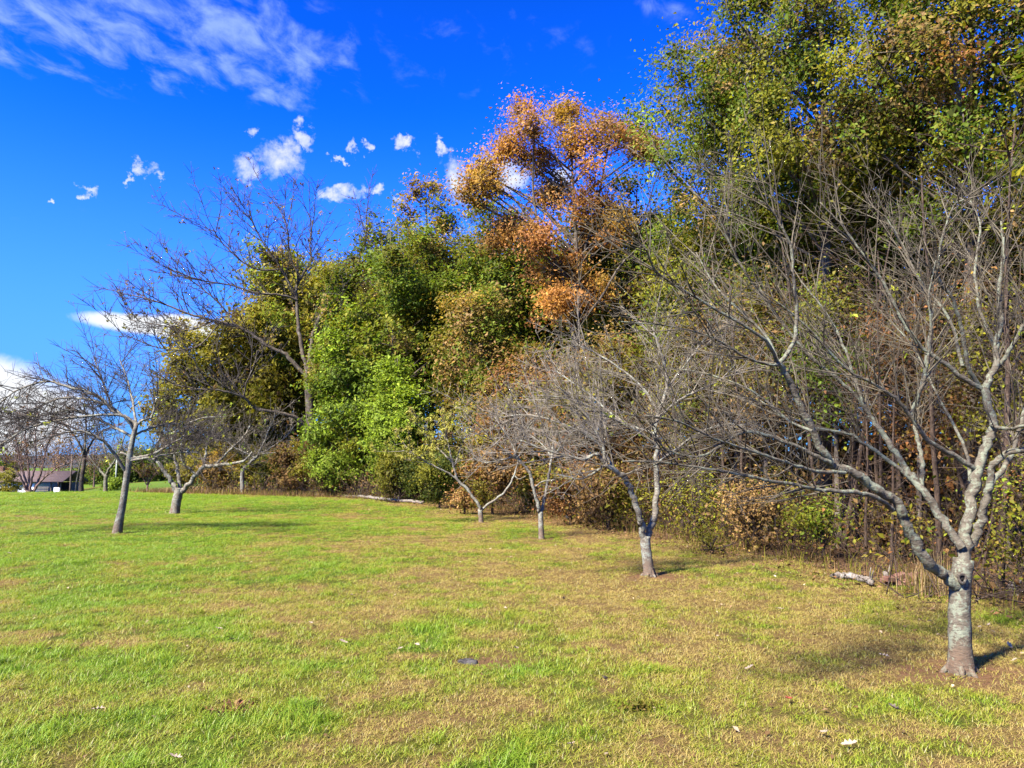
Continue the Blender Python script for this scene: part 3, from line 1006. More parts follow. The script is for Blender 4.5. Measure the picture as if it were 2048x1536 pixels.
kw5 = dict(spacing=0.055, len_rng=(0.5, 1.3), upb=0.10, spread=0.5, sides=4, sub=0.075, sublen=(0.16, 0.55), start=0.12, spur=0.8, rtip=0.0033, r1=0.009, droop=0.035)
T5 = TREE_BASES[4]
orchard_tree('leaning grey fruit tree with long drooping bare branches, nearest on the left', T5,
    ([(234, 1067), (240, 1035), (246, 1005), (254, 951), (259, 916), (265, 880), (273, 847)], 0.1, 16, 9),
    [
     ([(253, 945), (234, 916), (215, 890), (192, 873), (160, 862), (110, 870)], 0.05, -0.7, 7, 3, dict(start=0.45)),
     ([(262, 918), (303, 909), (351, 883), (372, 868)], 0.05, 0.4, 7, 3, dict(start=0.4)),
     ([(262, 921), (310, 913), (360, 905), (400, 905)], 0.05, -0.6, 5, 2.5, True),
     ([(273, 848), (250, 834), (225, 821), (195, 792), (130, 772), (88, 763), (32, 782), (-10, 815)], 0.1, -0.3, 7, 2.5, dict(start=0.25, upb=0.2)),
     ([(268, 860), (241, 831), (156, 834), (65, 854), (0, 890), (-40, 920)], 0.1, -0.9, 6, 2.5, dict(start=0.2)),
     ([(271, 852), (212, 808), (140, 795), (88, 808), (59, 828), (20, 850)], 0.1, 0.6, 6, 2.5, True),
     ([(272, 850), (290, 838), (303, 834), (312, 800), (316, 770)], 0.1, 0.3, 6, 2.5, True),
     ([(266, 875), (220, 850), (150, 820), (90, 830), (20, 840)], 0.1, 1.4, 6, 2.5, True),
     ([(268, 870), (320, 850), (370, 850), (420, 870)], 0.1, 1.0, 5, 2.5, True),
     ([(225, 821), (215, 790), (200, 750), (190, 720)], 0.0, 0.5, 4, 2, True),
     ([(273, 848), (265, 800), (255, 760), (240, 720)], 0.1, 0.8, 5, 2, True),
     ([(90, 765), (80, 740), (73, 705)], -0.25, -0.3, 2.2, 0.8, False),
    ], 15, kw5, (40, 0.07, lime, lambda q: q.z < 3.2), twig_mat=M_DARKTWIG, bark=M_PALEBARK)

T6 = TREE_BASES[5]
orchard_tree('low V-forked fruit tree with brown trunk and lime sprigs behind the leaning tree', T6,
    ([(349, 1029), (352, 1010), (357, 985), (359, 976)], 0.0, 18, 17),
    [
     ([(354, 984), (345, 965), (329, 942), (309, 919), (277, 916), (240, 905)], 0, -0.3, 11, 4, dict(start=0.6)),
     ([(363, 984), (372, 975), (391, 952), (407, 935), (430, 931), (456, 929), (488, 922), (505, 905)], 0, -0.5, 11, 4, dict(start=0.5)),
     ([(360, 978), (356, 950), (352, 925), (345, 890), (340, 860)], 0.1, 0.6, 8, 3, dict(start=0.4)),
     ([(392, 950), (380, 938), (368, 929), (362, 905), (365, 870)], -0.2, -0.5, 5, 2.5, True),
     ([(407, 936), (412, 905), (415, 880), (430, 850)], -0.2, 0.3, 5, 2.5, True),
     ([(309, 919), (315, 890), (325, 860), (330, 830)], -0.2, -0.6, 5, 2.5, True),
     ([(430, 931), (460, 900), (490, 870), (500, 850)], -0.3, 0.4, 5, 2.5, True),
     ([(340, 870), (370, 850), (410, 835), (450, 835)], 0.5, 0.9, 5, 2.5, True),
    ], 16, dict(kw3, spacing=0.075, len_rng=(0.4, 1.1), rtip=0.0036), (60, 0.09, lime, None), bark=M_PALEBARK)

T7 = TREE_BASES[6]
orchard_tree('short crooked fruit tree with spiky pale twigs before the brown weeds', T7,
    ([(483, 990), (485, 975), (484, 955), (486, 938)], 0.0, 9, 7),
    [
     ([(486, 938), (498, 927), (511, 916), (525, 903)], 0, -0.2, 6, 4, True),
     ([(520, 908), (550, 890), (575, 870), (590, 850)], -0.2, 0.5, 4, 2, True),
     ([(515, 912), (530, 880), (540, 855), (552, 830)], -0.2, -0.4, 4, 2, True),
     ([(511, 916), (490, 905), (470, 895), (450, 880)], -0.2, 0.3, 4, 2, True),
     ([(520, 908), (560, 905), (580, 912), (590, 925)], -0.2, -0.6, 3, 1.5, True),
    ], 17, dict(kw3, spacing=0.10, len_rng=(0.6, 1.6), rtip=0.005, r1=0.011, sublen=(0.2, 0.7), sub=0.14), bark=M_PALEBARK, twig_mat=M_SILVER)

# ------------------------------------------------------------------ big bare oak at the forest edge
ob = P(622, HORIZON, 44.0); ob.z = gz(ob.x, 44.0)
kwo = dict(spacing=0.27, len_rng=(1.0, 3.4), upb=0.28, spread=0.55, sides=4, sub=0.19, sublen=(0.5, 1.6), start=0.2, spur=3.4, rtip=0.010, r1=0.024, wander=0.12)
orchard_tree('tall bare oak with spreading dark limbs above the left end of the woods', ob,
    ([(630, 988), (627, 930), (624, 880), (619, 800), (616, 760), (614, 740)], 0.0, 22, 15),
    [
     ([(613, 752), (574, 711), (541, 695), (501, 667), (473, 652), (424, 640), (370, 625), (320, 605), (265, 590)], 0, -2.0, 8.8, 2.1, dict(start=0.3)),
     ([(614, 742), (606, 710), (598, 663), (592, 598), (594, 574), (608, 545), (622, 521), (620, 490), (625, 440)], 0, 0.5, 8.8, 2.1, dict(start=0.3)),
     ([(592, 592), (575, 560), (561, 533), (533, 497), (509, 453), (500, 420)], 0.3, -1.2, 5.6, 1.8, True),
     ([(563, 538), (520, 540), (480, 520), (440, 480), (425, 455)], 0, -1.5, 4.0, 1.8, True),
     ([(616, 742), (621, 710), (624, 679), (638, 638), (658, 610), (699, 562), (725, 500), (735, 440)], 0, 1.0, 9.6, 2.1, dict(start=0.4)),
     ([(620, 735), (640, 700), (665, 672), (680, 650)], 0, -1.0, 5.6, 2.1, True),
     ([(626, 885), (602, 842), (561, 826), (509, 816), (487, 794), (440, 781), (400, 778), (345, 770)], -0.2, -3.5, 8.0, 2.4, dict(start=0.45)),
     ([(488, 796), (492, 770), (508, 730), (515, 700)], -2, -2.6, 4.0, 1.8, True),
     ([(595, 600), (560, 590), (510, 585), (460, 570), (400, 560), (345, 540)], 0.2, -2.4, 4.8, 1.8, True),
     ([(470, 652), (450, 620), (420, 590), (380, 560), (350, 545)], -1, -0.2, 4.0, 1.8, True),
     ([(600, 560), (580, 510), (575, 460), (560, 420)], 0.2, 0.9, 4.8, 1.8, True),
     ([(440, 645), (400, 690), (350, 700), (300, 690), (230, 660)], -1.2, -2.8, 3.2, 1.4, True),
     ([(430, 640), (380, 660), (320, 650), (260, 640)], -1.2, -0.6, 3.2, 1.4, True),
    ], 18, kwo, (170, 0.18, [(2, br_), (2, ol), (1, tn)], None), name='bare_oak', twig_mat=M_DARKTWIG, bark=M_OAKBARK, group='trees along the forest edge')

# ------------------------------------------------------------------ leafy trees of the woods
GE = 'trees along the forest edge'
oliveP = [(5, ol), (2, gr), (2, ye), (1, br_)]
greenP = [(6, gr), (4, ol), (2, lg), (1, tn)]
yelP = [(4, ye), (3, ol), (2, lg), (1, tn)]
limeP = [(6, lg), (2, gr), (1, ye)]
orangeP = [(5, og), (2, am), (2, ru), (2, tn)]
rustP = [(2, ru), (2, tn), (3, br_), (3, ol)]
tanP = [(4, tn), (2, am), (2, br_), (1, ol)]
brownP = [(5, br_), (2, tn), (2, ol), (1, ru)]

wood_tree('olive-brown rounded tree at the left end of the woods', 440, 49, 605, 985, 125, [(5, ol), (2, br_), (3, ye)], 25000, 0.25, 101, nlimb=30, group=GE, sigma=0.32)
wood_tree('yellow-green tree with rust top behind the bare oak', 600, 52, 455, 920, 125, yelP, 26000, 0.26, 102, nlimb=30, group=GE, sigma=0.30)
wood_tree('broad deep green tree right of the bare oak', 790, 44, 425, 960, 140, greenP, 33800, 0.21, 103, 0.22, 36, group=GE, sigma=0.30)
wood_tree('tall thin-topped tree with bare twigs above the green tree', 862, 49, 345, 850, 95, [(3, ol), (2, gr), (2, tn), (1, am)], 19000, 0.22, 104, 0.2, 27, group=GE, bare_top=0.4, profile='vase')
wood_tree('bare narrow treetop rising between oak and green tree', 742, 56, 385, 700, 60, [(3, br_), (1, ol)], 1170, 0.2, 105, 0.16, 24, group=GE, profile='vase', bare_top=0.9, twig=1.6)
wood_tree('bright light green young tree standing before the dark woods', 795, 36, 695, 1000, 78, limeP, 16900, 0.16, 106, 0.09, 33, group=GE, profile='cone', sigma=0.24)
wood_tree('mid green leafy tree hiding the foot of the bare oak', 700, 41, 600, 995, 80, [(4, gr), (3, lg), (2, ol)], 16900, 0.19, 107, 0.12, 30, group=GE, sigma=0.27)
wood_tree('tan and orange leaved slim tree left of the tall orange tree', 945, 36, 540, 880, 70, [(2, tn), (1, am), (3, ol), (2, gr)], 11700, 0.17, 108, 0.11, 27, group=GE, sigma=0.32)
wood_tree('green tree behind the left side of the orange tree', 985, 42, 350, 930, 100, [(4, gr), (3, ol), (1, tn), (1, lg)], 19500, 0.2, 109, 0.2, 30, group=GE, sigma=0.28)
orange_lobes = [(1050, 250, 62, -.5), (1010, 300, 40, .3), (975, 350, 40, -.4), (1130, 245, 42, .6), (1215, 250, 60, -.3), (1265, 285, 46, .5), (1150, 320, 50, -.8), (1100, 400, 58, .6),
    (1190, 390, 52, -.6), (1060, 480, 58, -.7), (1110, 545, 58, .4), (1180, 470, 52, 1.0), (1235, 440, 46, -.6), (1120, 615, 50, -.9), (945, 372, 30, .2), (1292, 300, 32, -.2), (1180, 600, 46, .6), (1075, 330, 44, .9), (1010, 450, 40, .5)]
_r = random.Random(6)
orange_lobes = [(a + q * _r.uniform(-20, 20), b + q * _r.uniform(-30, 30), r * (0.8 if q == 0 else 0.62), d + q * _r.uniform(-.8, .8)) for a, b, r, d in orange_lobes for q in (0, 1, 1)]
orange_limbs = [
    ([(1150, 700), (1140, 640), (1134, 602), (1120, 540), (1085, 480), (1068, 400), (1066, 330), (1070, 260)], 0, -0.6, 9, 3),
    ([(1146, 690), (1152, 651), (1159, 584), (1166, 518), (1175, 480), (1188, 440), (1200, 380), (1215, 300), (1225, 250)], 0, 0.4, 9, 3),
    ([(1148, 695), (1152, 655), (1198, 602), (1240, 532), (1296, 479)], 0, -1.2, 8, 3),
    ([(1166, 520), (1130, 500), (1090, 480), (1040, 470)], 0.2, -0.9, 5, 2),
    ([(1090, 485), (1030, 400), (980, 370), (940, 345)], -0.2, 0.6, 5, 2)]
wood_tree('tall orange autumn tree rising above the middle of the woods', 1150, 31, 190, 660, 165, orangeP, 36000, 0.13, 110, 0.19, 39, group=GE, profile='vase', limbs=orange_limbs, sigma=0.26, lobes=orange_lobes, dens=0.75)
wood_tree('rust and tan leaved tree before the orange tree, behind the small fruit trees', 1055, 28, 690, 960, 95, [(2, ru), (4, tn), (3, ol), (2, br_)], 15600, 0.13, 111, 0.09, 30, group=GE, sigma=0.30)
wood_tree('dark green tree filling in right of the orange tree', 1265, 34, 330, 880, 105, [(4, gr), (2, gd), (2, ol), (1, tn)], 22100, 0.17, 112, 0.2, 33, group=GE, sigma=0.36)
wood_tree('brown-leaved tree low behind the two-stemmed fruit tree', 1215, 25, 650, 1000, 120, [(4, br_), (3, tn), (3, ol), (1, ru)], 15600, 0.12, 113, 0.1, 33, group=GE, sigma=0.32)
wood_tree('big olive green tree with high crown right of the orange tree', 1475, 22, 30, 700, 190, [(5, ol), (5, gr), (1, lg), (1, tn)], 34000, 0.115, 114, 0.2, 42, group=GE, sigma=0.22)
wood_tree('tallest dense green tree reaching the top edge of the picture', 1640, 18.5, -160, 520, 260, [(6, gr), (5, ol), (1, tn), (1, br_)], 52000, 0.106, 115, 0.22, 48, group=GE, sigma=0.20)
wood_tree('tall green and rust tree with gaps of sky at the right edge', 1930, 16, -220, 560, 240, [(5, gr), (4, ol), (1, am), (1, ru), (1, tn)], 37000, 0.102, 116, 0.19, 45, group=GE, sigma=0.19)
wood_tree('gold-tinged tree leaning in from beyond the right edge', 2190, 14.5, -250, 500, 250, [(1, am), (4, ol), (3, gr), (1, tn)], 28600, 0.092, 117, 0.17, 39, group=GE, sigma=0.26)
wood_tree('olive tree of middle height behind the twigs of the nearest fruit tree', 1400, 23, 420, 850, 120, [(5, ol), (2, br_), (2, gr)], 20800, 0.125, 118, 0.1, 33, group=GE, sigma=0.30)
wood_tree('dull green tree half hidden behind the nearest fruit tree', 1700, 20, 380, 820, 150, [(5, ol), (2, gr), (2, br_)], 18200, 0.12, 119, 0.12, 30, group=GE, sigma=0.30)
wood_tree('rusty thin-leaved tree deep in the woods on the right', 1850, 23, 300, 860, 170, [(3, ru), (3, ol), (3, br_), (1, gr)], 9295, 0.13, 120, 0.14, 33, group=GE, sigma=0.34)

MID = [(4, ol), (4, br_), (2, tn), (1, gr)]
wood_tree('young olive-brown tree between orange tree and nearest fruit tree', 1385, 19.5, 560, 960, 95, MID, 6750, 0.10, 140, 0.06, 27, group=GE, sigma=0.26)
wood_tree('young brown tree behind the long low branch', 1530, 17.0, 540, 930, 105, MID, 6175, 0.095, 141, 0.06, 27, group=GE, sigma=0.25)
wood_tree('slim dark green tree behind the middle of the nearest crown', 1670, 15.5, 520, 900, 95, [(4, gr), (3, ol), (3, br_)], 5200, 0.09, 142, 0.06, 24, group=GE, sigma=0.24)
wood_tree('thin rusty tree behind the fork of the nearest fruit tree', 1830, 14.0, 560, 930, 110, [(4, br_), (3, ru), (3, ol)], 4500, 0.085, 143, 0.05, 24, group=GE, sigma=0.24)
wood_tree('olive young tree at the right edge behind the nearest crown', 2000, 12.5, 520, 940, 115, [(5, ol), (3, br_), (1, gr)], 3900, 0.08, 144, 0.05, 24, group=GE, sigma=0.22)
wood_tree('russet tree deep behind the two nearest fruit trees', 1470, 26, 600, 990, 130, [(4, br_), (3, tn), (3, ol)], 10000, 0.13, 145, 0.09, 27, group=GE, sigma=0.34)
wood_tree('dim russet tree deep in the woods at far right', 1900, 20, 620, 1000, 170, [(5, br_), (2, ru), (3, ol)], 5500, 0.12, 146, 0.09, 30, group=GE, sigma=0.34)
wood_tree('olive tree closing the left corner of the woods', 500, 56, 690, 990, 110, [(4, ol), (3, br_), (1, ye)], 9000, 0.26, 147, 0.12, 27, group=GE, sigma=0.45)
# trees further back that only close the gaps: copies of one tree
back = wood_tree('mid green tree standing deep inside the woods', 1560, 27, 380, 850, 170, [(3, gr), (5, ol), (1, br_), (1, ye)], 15000, 0.19, 130, 0.17, 33, group='trees deep in the woods', sigma=0.4)
for i, (px, dp, rz, sc) in enumerate(((1760, 30, 4.0, 1.25), (1990, 26, 5.2, 1.0), (1330, 41, 1.0, 1.33), (1120, 44, 2.1, 1.26), (2230, 22, 3.3, 1.06),
                                      (1010, 52, 0.4, 1.53), (900, 58, 2.7, 1.66), (700, 60, 1.7, 1.60), (530, 60, 5.0, 1.26), (610, 62, 3.0, 1.60), (800, 60, 0.2, 1.70), (960, 56, 5.5, 1.60), (1090, 50, 1.4, 1.46), (1220, 46, 3.9, 1.46), (1480, 36, 2.4, 1.20), (2450, 17, 1.1, 1.06), (2650, 13, 4.4, 1.13))):
    q = P(px, HORIZON, dp)
    copy_tree(back, (q.x, dp, gz(q.x, dp)), rz, sc)

# shrubs and young trees along the edge of the woods; right-hand leaf colours darkened to imitate canopy shade
def shrub(label, px, depth, top, half, pal, n, leaf, seed, name='shrub', **kw):
    if px > 1100: n = int(n * 0.55)
    a = dict(r_trunk=0.03, nlimb=12, sigma=0.16, profile='round', group='shrubs along the forest edge', name=name, bark=M_SAPBARK, cat='shrub')
    a.update(kw)
    return wood_tree(label, px, depth, top, 1400, half, pal, n, leaf, seed, **a)

shrub('brown-leaved bush at the foot of the bare oak', 600, 41.5, 872, 55, brownP, 7000, 0.14, 201)
shrub('gold-leaved bush behind the short crooked fruit tree', 445, 46, 905, 48, [(4, am), (3, tn), (2, ol)], 5000, 0.15, 202)
shrub('low olive bush at the left corner of the woods', 385, 47, 900, 50, [(4, ol), (2, br_), (1, ye)], 5000, 0.15, 203)
shrub('green and brown bush between oak foot and fallen log', 665, 39, 890, 50, [(3, gr), (2, lg), (3, br_)], 6500, 0.13, 204)
shrub('feathery dark cedar bush behind the fallen log', 800, 33, 900, 55, [(4, gd), (3, ol), (1, br_)], 8000, 0.10, 205, name='cedar_shrub')
shrub('dark olive cedar boughs left of the pale V-stemmed fruit tree', 880, 29, 905, 52, [(4, ol), (3, gd), (1, br_)], 8000, 0.09, 206, name='cedar_shrub')
shrub('rust-leaved sapling just behind the pale V-stemmed fruit tree', 985, 25.5, 860, 60, rustP, 6000, 0.10, 207, name='beech_sapling')
shrub('small rust sprig by the trunk of the V-stemmed fruit tree', 930, 25.8, 965, 22, rustP, 900, 0.09, 208, name='beech_sapling')
shrub('coppery beech sapling behind the narrow V fruit tree', 1140, 21, 915, 70, [(2, ru), (5, br_), (2, tn), (2, ol)], 6000, 0.09, 209, name='beech_sapling')
shrub('brown beech sapling left of the two-stemmed fruit tree', 1215, 19, 925, 62, brownP, 6000, 0.085, 210, name='beech_sapling')
shrub('yellow-green bush right of the two-stemmed fruit tree', 1388, 16.5, 930, 60, [(2, lg), (4, ol), (2, gd)], 2400, 0.065, 211, sigma=0.3)
shrub('tan-leaved sapling under the long low branch', 1505, 14.5, 960, 62, [(4, tn), (3, br_), (2, ol)], 4200, 0.075, 212, name='beech_sapling')
shrub('dim olive bush behind the tan sapling', 1570, 17, 925, 60, [(3, ol), (6, br_), (1, gd)], 3200, 0.08, 213)
shrub('low feathery green cedar at the lawn edge under the branches', 1420, 14.0, 1072, 60, [(4, ol), (3, br_)], 1200, 0.05, 214, name='cedar_shrub')
shrub('thin green shrub in the shade left of the nearest trunk', 1640, 13.2, 975, 45, [(4, ol), (3, lg), (2, br_)], 2600, 0.065, 215)
shrub('red and green leafed sapling at the right edge behind the trunk', 2035, 9.8, 900, 75, [(4, lg), (3, ol), (2, ru)], 2400, 0.06, 216)
shrub('olive undergrowth bush behind the nearest fruit tree', 1790, 13.5, 985, 60, [(3, ol), (5, br_), (1, ru)], 1800, 0.075, 217)
shrub('dull brown bush in the dark woods at right', 1950, 14.5, 970, 60, [(5, br_), (2, ol), (1, ru)], 1700, 0.08, 218)
shrub('rusty brown bush in the woods between the two nearest fruit trees', 1300, 21, 880, 75, [(5, br_), (1, ru), (2, ol)], 5000, 0.095, 219)
shrub('dense olive bush right behind the short crooked fruit tree', 515, 46.5, 880, 60, [(4, ol), (3, br_), (1, am)], 6000, 0.15, 221)
shrub('shaded brown bush between the gold bush and the oak', 560, 45.5, 895, 50, [(4, br_), (3, ol), (1, gd)], 5500, 0.15, 222)
shrub('dark green bush behind the oak foot', 640, 46, 860, 60, [(4, gd), (3, ol), (1, br_)], 6000, 0.16, 223)
shrub('dim brown bush in the gap right of the young green tree', 905, 34, 850, 60, [(4, br_), (3, ol), (2, gd)], 6500, 0.13, 224)
shrub('green bush deep behind the coppery saplings', 1080, 27, 880, 60, [(4, ol), (3, gd), (2, br_)], 5500, 0.11, 220)

# bare saplings: one, then copies, in the dim woods
R = random.Random(5)
sap_src = None
def sapling_mesh(seed):
    R_ = random.Random(seed)
    t = Tubes(); b = Tubes()
    h = 5.5
    pts = shoot(R_, Vector((0, 0, -0.05)), Vector((R_.uniform(-.08, .08), R_.uniform(-.08, .08), 1)), h, 10, 0.05, Vector((0, 0, 1)), 0.05)
    t.add(pts, [0.035 * (1 - 0.8 * i / 9) for i in range(10)], 7)
    for j in range(16):
        u = R_.uniform(0.15, 1); f = u * 9; i = min(int(f), 8)
        q = pts[i].lerp(pts[i + 1], f - i)
        d = rnd_unit(R_); d.z = abs(d.z) * 0.7
        s = shoot(R_, q, d, R_.uniform(0.5, 1.5), 6, 0.14, Vector((0, 0, 1)), 0.04)
        b.add(s, [0.008, 0.007, 0.006, 0.005, 0.003, 0.002], 4)
        for _ in range(6):
            e = s[R_.randint(1, 5)]
            b.add(shoot(R_, e, rnd_unit(R_), R_.uniform(0.2, 0.6), 4, 0.2, Vector((0, 0, 1)), 0), [0.004, 0.003, 0.003, 0.0015], 3)
    return t.build('trunk', M_SAPBARK, 0.05, seed), b.build('twigs', M_SAPBARK, 0, seed)
saps = [sapling_mesh(s) for s in (1, 2, 3, 4)]
placed = []
tries = 0
while len(placed) < 90 and tries < 6000:
    tries += 1
    px = R.uniform(1330, 2230); dp = R.uniform(9.5, 24)
    q = P(px, HORIZON, dp)
    dist = q.x - float(edge_x(dp))
    if dist < 0.7 or dist > 12 or any((q.x - a) ** 2 + (dp - b) ** 2 < 0.22 for a, b in placed): continue
    placed.append((q.x, dp))
    t, b = saps[R.randrange(4)]
    r = empty('sapling', (q.x, dp, gz(q.x, dp)))
    tag(r, 'slender bare brown sapling standing in the dark woods at right', 'sapling', 'bare saplings in the dark woods')
    s = R.uniform(0.6, 1.25)
    r.scale = (s * R.uniform(0.8, 1.7), s * R.uniform(0.8, 1.7), s); r.rotation_euler = (R.gauss(0, 0.07), R.gauss(0, 0.07), R.uniform(0, 6.28))
    link('trunk', t, r); o = link('twigs', b, r); o['kind'] = 'stuff'

# tangle of undergrowth: uncountable
R = random.Random(8)
ug = Tubes(); uc = []
for _ in range(1500):
    dp = R.uniform(6, 46)
    e = float(edge_x(dp)); x = e + 0.25 + abs(R.gauss(0, 2.2)) + (0.5 if dp > 40 else 0)
    z = gz(x, dp)
    p = Vector((x, dp, z))
    d = rnd_unit(R); d.z = abs(d.z) + 0.5
    h = R.uniform(0.4, 1.7)
    s = shoot(R, p, d, h, 6, 0.22, Vector((0, 0, 1)), 0.0)
    k = max(1.0, dp / 16)
    ug.add(s, [0.006 * k, 0.005 * k, 0.004 * k, 0.004 * k, 0.003 * k, 0.0015], 3)
    for _k in range(3):
        e2 = s[R.randint(1, 5)]
        tw = shoot(R, e2, rnd_unit(R), R.uniform(0.15, 0.6), 4, 0.25, Vector((0, 0, 1)), 0)
        ug.add(tw, [0.003 * k, 0.003 * k, 0.002 * k, 0.001], 3)
        uc.append(tw[-1])
o = link('undergrowth', ug.build('undergrowth', M_SAPBARK, 0, 3))
tag(o, 'tangled brown twigs filling the floor of the woods', 'undergrowth', kind='stuff')
idx = [R.randrange(len(uc)) for _ in range(16000)]
pos = np.array([tuple(uc[i]) for i in idx]) + np.random.default_rng(4).normal(size=(len(idx), 3)) * 0.13
o = link('undergrowth_leaves', leaves_mesh('undergrowth_leaves', pos, (0, 0, 0.4), 0.08, [(4, br_), (3, ol), (2, tn), (1, gr), (1, ru)], 9, M_LEAF, 0.55, np.array(idx)))
tag(o, 'brown and olive leaves clinging to the undergrowth', 'undergrowth', kind='stuff')

# deeper brush that closes the view into the woods: uncountable mass of dim foliage
rng = np.random.default_rng(31)
n = 45000
dp = rng.uniform(10, 62, n); off = rng.uniform(7, 26, n)
x = edge_x(dp) + off + 0.0
z = ground(x, dp) + np.abs(rng.normal(size=n)) * (1.1 + 1.2 * rng.random(n))
cell = (np.floor(x / 1.3) * 131 + np.floor(dp / 1.3) * 17).astype(np.int64)
_, cell = np.unique(cell, return_inverse=True)
z = z + (rng.random(cell.max() + 1) * 1.6)[cell]
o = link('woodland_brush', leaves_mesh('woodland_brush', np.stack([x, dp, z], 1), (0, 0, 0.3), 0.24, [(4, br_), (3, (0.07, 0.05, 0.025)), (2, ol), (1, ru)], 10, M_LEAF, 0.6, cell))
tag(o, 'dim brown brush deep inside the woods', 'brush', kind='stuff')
#GRASS
# ------------------------------------------------------------------ grass: clumps set on points over the lawn
clumps = bpy.data.collections.new('grass_clumps')
C.children.link(clumps)
grass_src = []
def clump_mesh(seed, nb, radius, hmin, hmax, lean, wid):
    rng = np.random.default_rng(seed)
    V_, F_, rn, hg = [], [], [], []
    for b in range(nb):
        a = rng.uniform(0, 6.283); r = radius * math.sqrt(rng.random())
        x0, y0 = r * math.cos(a), r * math.sin(a)
        h = rng.uniform(hmin, hmax); w = wid * rng.uniform(0.7, 1.3)
        la = rng.uniform(0, 6.283); ln = h * lean * rng.uniform(0.3, 1.5)
        dx, dy = math.cos(la), math.sin(la)
        sx, sy = -dy * w / 2, dx * w / 2
        i = len(V_)
        for t, ww in ((0, 1.0), (0.45, 0.9), (0.8, 0.6)):
            ox, oy = dx * ln * t * t, dy * ln * t * t
            hz_ = h * (t - 0.28 * t * t * min(1.2, lean))
            V_ += [(x0 + ox - sx * ww, y0 + oy - sy * ww, hz_ - 0.004), (x0 + ox + sx * ww, y0 + oy + sy * ww, hz_ - 0.004)]
            hg += [t, t]
        V_.append((x0 + dx * ln, y0 + dy * ln, h * (1 - 0.28 * min(1.2, lean)))); hg.append(1.0)
        F_ += [(i, i + 1, i + 3), (i, i + 3, i + 2), (i + 2, i + 3, i + 5), (i + 2, i + 5, i + 4), (i + 4, i + 5, i + 6)]
        rn += [rng.random()] * 7
    return np_mesh('grass_clump', V_, [np.array(F_)], M_BLADE, False, attrs={'rnd': rn, 'hgt': hg})

specs = [(22, 0.085, 0.014, 0.036, 1.3, 0.0034), (22, 0.085, 0.014, 0.040, 1.6, 0.0032), (20, 0.08, 0.02, 0.045, 1.1, 0.0034), (20, 0.09, 0.012, 0.032, 1.9, 0.0034),
         (16, 0.05, 0.035, 0.085, 1.0, 0.0038), (12, 0.06, 0.03, 0.10, 1.4, 0.0036)]
rng = np.random.default_rng(77)
pts_all = []
def scatter(y0, y1, dens, sc, xw):
    n = int((y1 - y0) * 2 * xw(y1) * dens)
    y = rng.uniform(y0, y1, n); x = rng.uniform(-1, 1, n) * xw(y1)
    keep = (np.abs(x) < xw(y)) & (x < edge_x(y) + 0.35 + (fbm(x * 1.3, y * 1.3, 55, 3) - 0.5) * 1.5)
    x, y = x[keep], y[keep]
    pts_all.append(np.stack([x, y, np.full(len(x), sc)], 1))
wx = lambda y: 0.70 * np.asarray(y) + 3.4
scatter(1.6, 3.2, 150, 1.0, wx)
scatter(3.2, 6.5, 380, 1.0, wx)
scatter(6.5, 10, 260, 1.1, wx)
scatter(10, 16, 140, 1.3, wx)
scatter(16, 26, 60, 1.7, wx)
scatter(26, 47, 26, 2.3, wx)
A = np.concatenate(pts_all)
x, y, sc = A[:, 0], A[:, 1], A[:, 2]
pv = patch_value(x, y); bv = bare_value(x, y)
keep = rng.random(len(x)) > bv * 0.7
for i in range(6): pass
x, y, sc, pv = x[keep], y[keep], sc[keep], pv[keep]
n = len(x)
tuft = (fbm(x * 2.3, y * 2.3, 61, 3) > 0.60) & (pv > 0.55)
idx = np.where(tuft & (rng.random(n) < 0.55), rng.integers(4, 6, n), rng.integers(0, 4, n))
hs = sc * np.exp(rng.normal(size=n) * 0.22) * (0.72 + 0.45 * np.clip(pv, 0, 1))
hs = hs * np.where(sc > 1.5, 0.62, 1.0) * np.where((sc > 1.2) & (sc < 1.5), 0.85, 1.0)
me = bpy.data.meshes.new('grass')
me.vertices.add(n)
me.vertices.foreach_set('co', np.stack([x, y, ground(x, y)], 1).astype(np.float32).ravel())
for nm, val, typ in (('patch', pv, 'FLOAT'), ('idx', idx, 'INT')):
    a = me.attributes.new(nm, typ, 'POINT'); a.data.foreach_set('value', np.asarray(val, np.float32 if typ == 'FLOAT' else np.int32))
a = me.attributes.new('rot', 'FLOAT_VECTOR', 'POINT')
a.data.foreach_set('vector', np.stack([rng.normal(size=n) * 0.10, rng.normal(size=n) * 0.10, rng.uniform(0, 6.283, n)], 1).astype(np.float32).ravel())
a = me.attributes.new('scl', 'FLOAT_VECTOR', 'POINT')
a.data.foreach_set('vector', np.stack([sc, sc, hs], 1).astype(np.float32).ravel())
grass = link('grass', me)
tag(grass, 'short green and straw-coloured blades of the mown lawn', 'grass', kind='stuff')
for i, s in enumerate(specs):
    o = bpy.data.objects.new('grass_clump', clump_mesh(500 + i, *s))
    clumps.objects.link(o)
    o.parent = grass
    gx, gy = -1.5 + i * 0.5, 5.2 + 0.1 * i
    o.location = (gx, gy, gz(gx, gy))
    o['kind'] = 'stuff'
ng = bpy.data.node_groups.new('scatter_grass', 'GeometryNodeTree')
ng.interface.new_socket('Geometry', in_out='INPUT', socket_type='NodeSocketGeometry')
ng.interface.new_socket('Geometry', in_out='OUTPUT', socket_type='NodeSocketGeometry')
gi = ng.nodes.new('NodeGroupInput'); go = ng.nodes.new('NodeGroupOutput')
ci = ng.nodes.new('GeometryNodeCollectionInfo'); ci.inputs[0].default_value = clumps; ci.inputs[1].default_value = True; ci.inputs[2].default_value = True
ip = ng.nodes.new('GeometryNodeInstanceOnPoints')
def na(nm, typ):
    q = ng.nodes.new('GeometryNodeInputNamedAttribute'); q.data_type = typ; q.inputs[0].default_value = nm
    return q.outputs[0]
